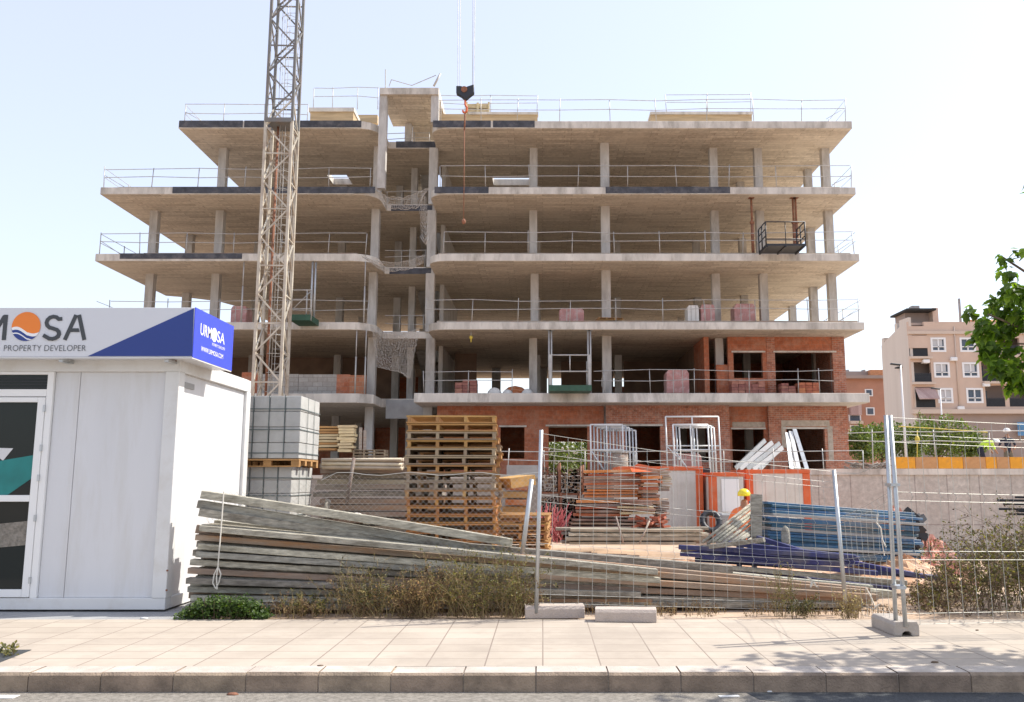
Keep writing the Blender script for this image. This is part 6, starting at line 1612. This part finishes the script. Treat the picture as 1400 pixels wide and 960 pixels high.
# litter on the paving
for (a, b_, s2, m_, t_, nm) in ((197, 846, .05, 'cabinframe', 'white scrap of paper on the paving before the cabin', 'paper_scrap'), (1278, 906, .035, 'bark', 'dark tuft of dirt in the kerb joint at the right', 'dirt_clump'), (1336, 862, .02, 'bark', 'brown pebble on the paving at the right', 'pebble'), (1052, 946, .03, 'bag', 'white pebble on the road beside the kerb', 'pebble'), (318, 950, .05, 'rust', 'dry leaf on the road below the cabin', 'dry_leaf'), (438, 911, .03, 'bark', 'small dark stone on the paving', 'pebble')):
    z_ = -.145 if b_ > 940 else .002
    c = gp(a, b_, z_); o_ = MB().ball(c + Vector((0, 0, .004)), s2, s2 * .6, s2 * .3, 6, 4); tag(o_.build(nm, M[m_]), t_, nm.replace('_', ' '))

# ------------------------------------------------------------------ workers
def worker(label, base, joints, edges, radii, mats_by, helmet, hm, face):
    """one continuous body grown over a skeleton, coloured by the nearest bone"""
    o = thing('person', label, 'person', base)
    me = bpy.data.meshes.new('body'); me.from_pydata(joints, edges, []); ob_ = bpy.data.objects.new('body', me); COL.objects.link(ob_)
    sk = ob_.modifiers.new('s', 'SKIN'); ss = ob_.modifiers.new('u', 'SUBSURF'); ss.levels = 1; ss.render_levels = 1
    for v, r_ in zip(me.skin_vertices[0].data, radii): v.radius = (r_, r_) if not isinstance(r_, tuple) else r_
    me.skin_vertices[0].data[0].use_root = True
    dg = bpy.context.evaluated_depsgraph_get(); dg.update()
    m2 = bpy.data.meshes.new_from_object(ob_.evaluated_get(dg)); bpy.data.objects.remove(ob_)
    m2.materials.clear()
    names = []
    for k_ in mats_by:
        if k_ not in names: names.append(k_)
    for k_ in names: m2.materials.append(M[k_])
    J_ = [Vector(j) for j in joints]
    for pl_ in m2.polygons:
        c = pl_.center; best = 0; bd = 9
        for i, (a, b_) in enumerate(edges):
            ab_ = J_[b_] - J_[a]; t_ = max(0, min(1, (c - J_[a]).dot(ab_) / max(1e-6, ab_.length_squared))); d_ = (c - (J_[a] + ab_ * t_)).length
            if d_ < bd: bd = d_; best = i
        pl_.material_index = names.index(mats_by[best]); pl_.use_smooth = True
    m2.name = 'body'; bd_ = bpy.data.objects.new('body', m2); COL.objects.link(bd_); bd_.parent = o
    hc = Vector(helmet) + Vector(base)
    h_ = MB(); h_.ball(hc + Vector((0, 0, .03)), .135, .15, .13, 12, 8, z0=-.15); h_.obox(hc + Vector(face) * .14 + Vector((0, 0, .02)), (.16, .10, .015))
    h_.build('helmet', M[hm], o)
    return o
Jt = [(0, 0, .92), (0, 0, 1.15), (0, 0, 1.42), (0, 0, 1.52), (0, -.01, 1.66), (-.10, 0, .86), (-.13, .02, .48), (-.14, .04, .08), (-.14, -.12, .03), (.10, 0, .86), (.15, 0, .48), (.17, .02, .08), (.18, -.12, .03), (-.20, 0, 1.42), (-.33, .02, 1.15), (-.20, -.12, .98), (.20, 0, 1.42), (.32, .04, 1.16), (.18, -.10, 1.0)]
Ed = [(0, 1), (1, 2), (2, 3), (3, 4), (0, 5), (5, 6), (6, 7), (7, 8), (0, 9), (9, 10), (10, 11), (11, 12), (2, 13), (13, 14), (14, 15), (2, 16), (16, 17), (17, 18)]
Rd = [(.15, .12), (.14, .11), (.15, .10), .06, .095, .09, .065, .045, .04, .09, .065, .045, .04, .06, .045, .035, .06, .045, .035]
mm = ['navy', 'navy', 'skin', 'skin', 'khaki', 'khaki', 'khaki', 'khaki', 'khaki', 'khaki', 'khaki', 'khaki', 'navy', 'navy', 'skin', 'navy', 'navy', 'skin']
wb_ = Vector((X(1377, 600, 34.5), 34.5, PZ))
worker('worker standing in dark shirt, khaki trousers and white helmet on the podium', wb_, Jt, Ed, Rd, mm, (0, -.01, 1.70), 'helmw', (0, -1, 0))
Jb = [(0, 0, .80), (.14, -.02, .98), (.36, -.04, 1.06), (.46, -.05, 1.04), (.56, -.06, .98), (-.02, -.1, .76), (.06, -.14, .42), (-.04, -.12, .06), (.08, -.16, .03), (-.02, .1, .76), (.10, .12, .42), (0, .12, .06), (.12, .1, .03), (.34, -.20, 1.02), (.42, -.24, .76), (.55, -.2, .58), (.34, .14, 1.02), (.44, .18, .76), (.56, .12, .60)]
mb2 = ['hivis', 'hivis', 'skin', 'skin'] + ['navy'] * 8 + ['hivis', 'hivis', 'skin', 'hivis', 'hivis', 'skin']
wc_ = Vector((X(1340, 612, 33.0), 33.0, PZ + .2))
worker('worker bending forward in a yellow vest and white helmet on the podium', wc_, Jb, Ed, Rd, mb2, (.58, -.06, 1.0), 'helmw', (1, 0, 0))
Jc = [(x * 1.0, y, z) for x, y, z in Jt]
hx = at(1017, 672, 17.5); wd2 = Vector((hx.x, 17.5, hx.z - 1.80))
Jc2 = [(x, y, max(z, .02)) for x, y, z in Jc]
mm3 = ['hivisorange', 'hivisorange', 'skin', 'skin'] + ['navy'] * 8 + ['hivisorange', 'hivisorange', 'skin', 'hivisorange', 'hivisorange', 'skin']
worker('worker in orange vest and yellow helmet behind the blue panels, before the containers', wd2, Jc2, Ed, Rd, mm3, (0, -.01, 1.70), 'helmy', (0, -1, 0))
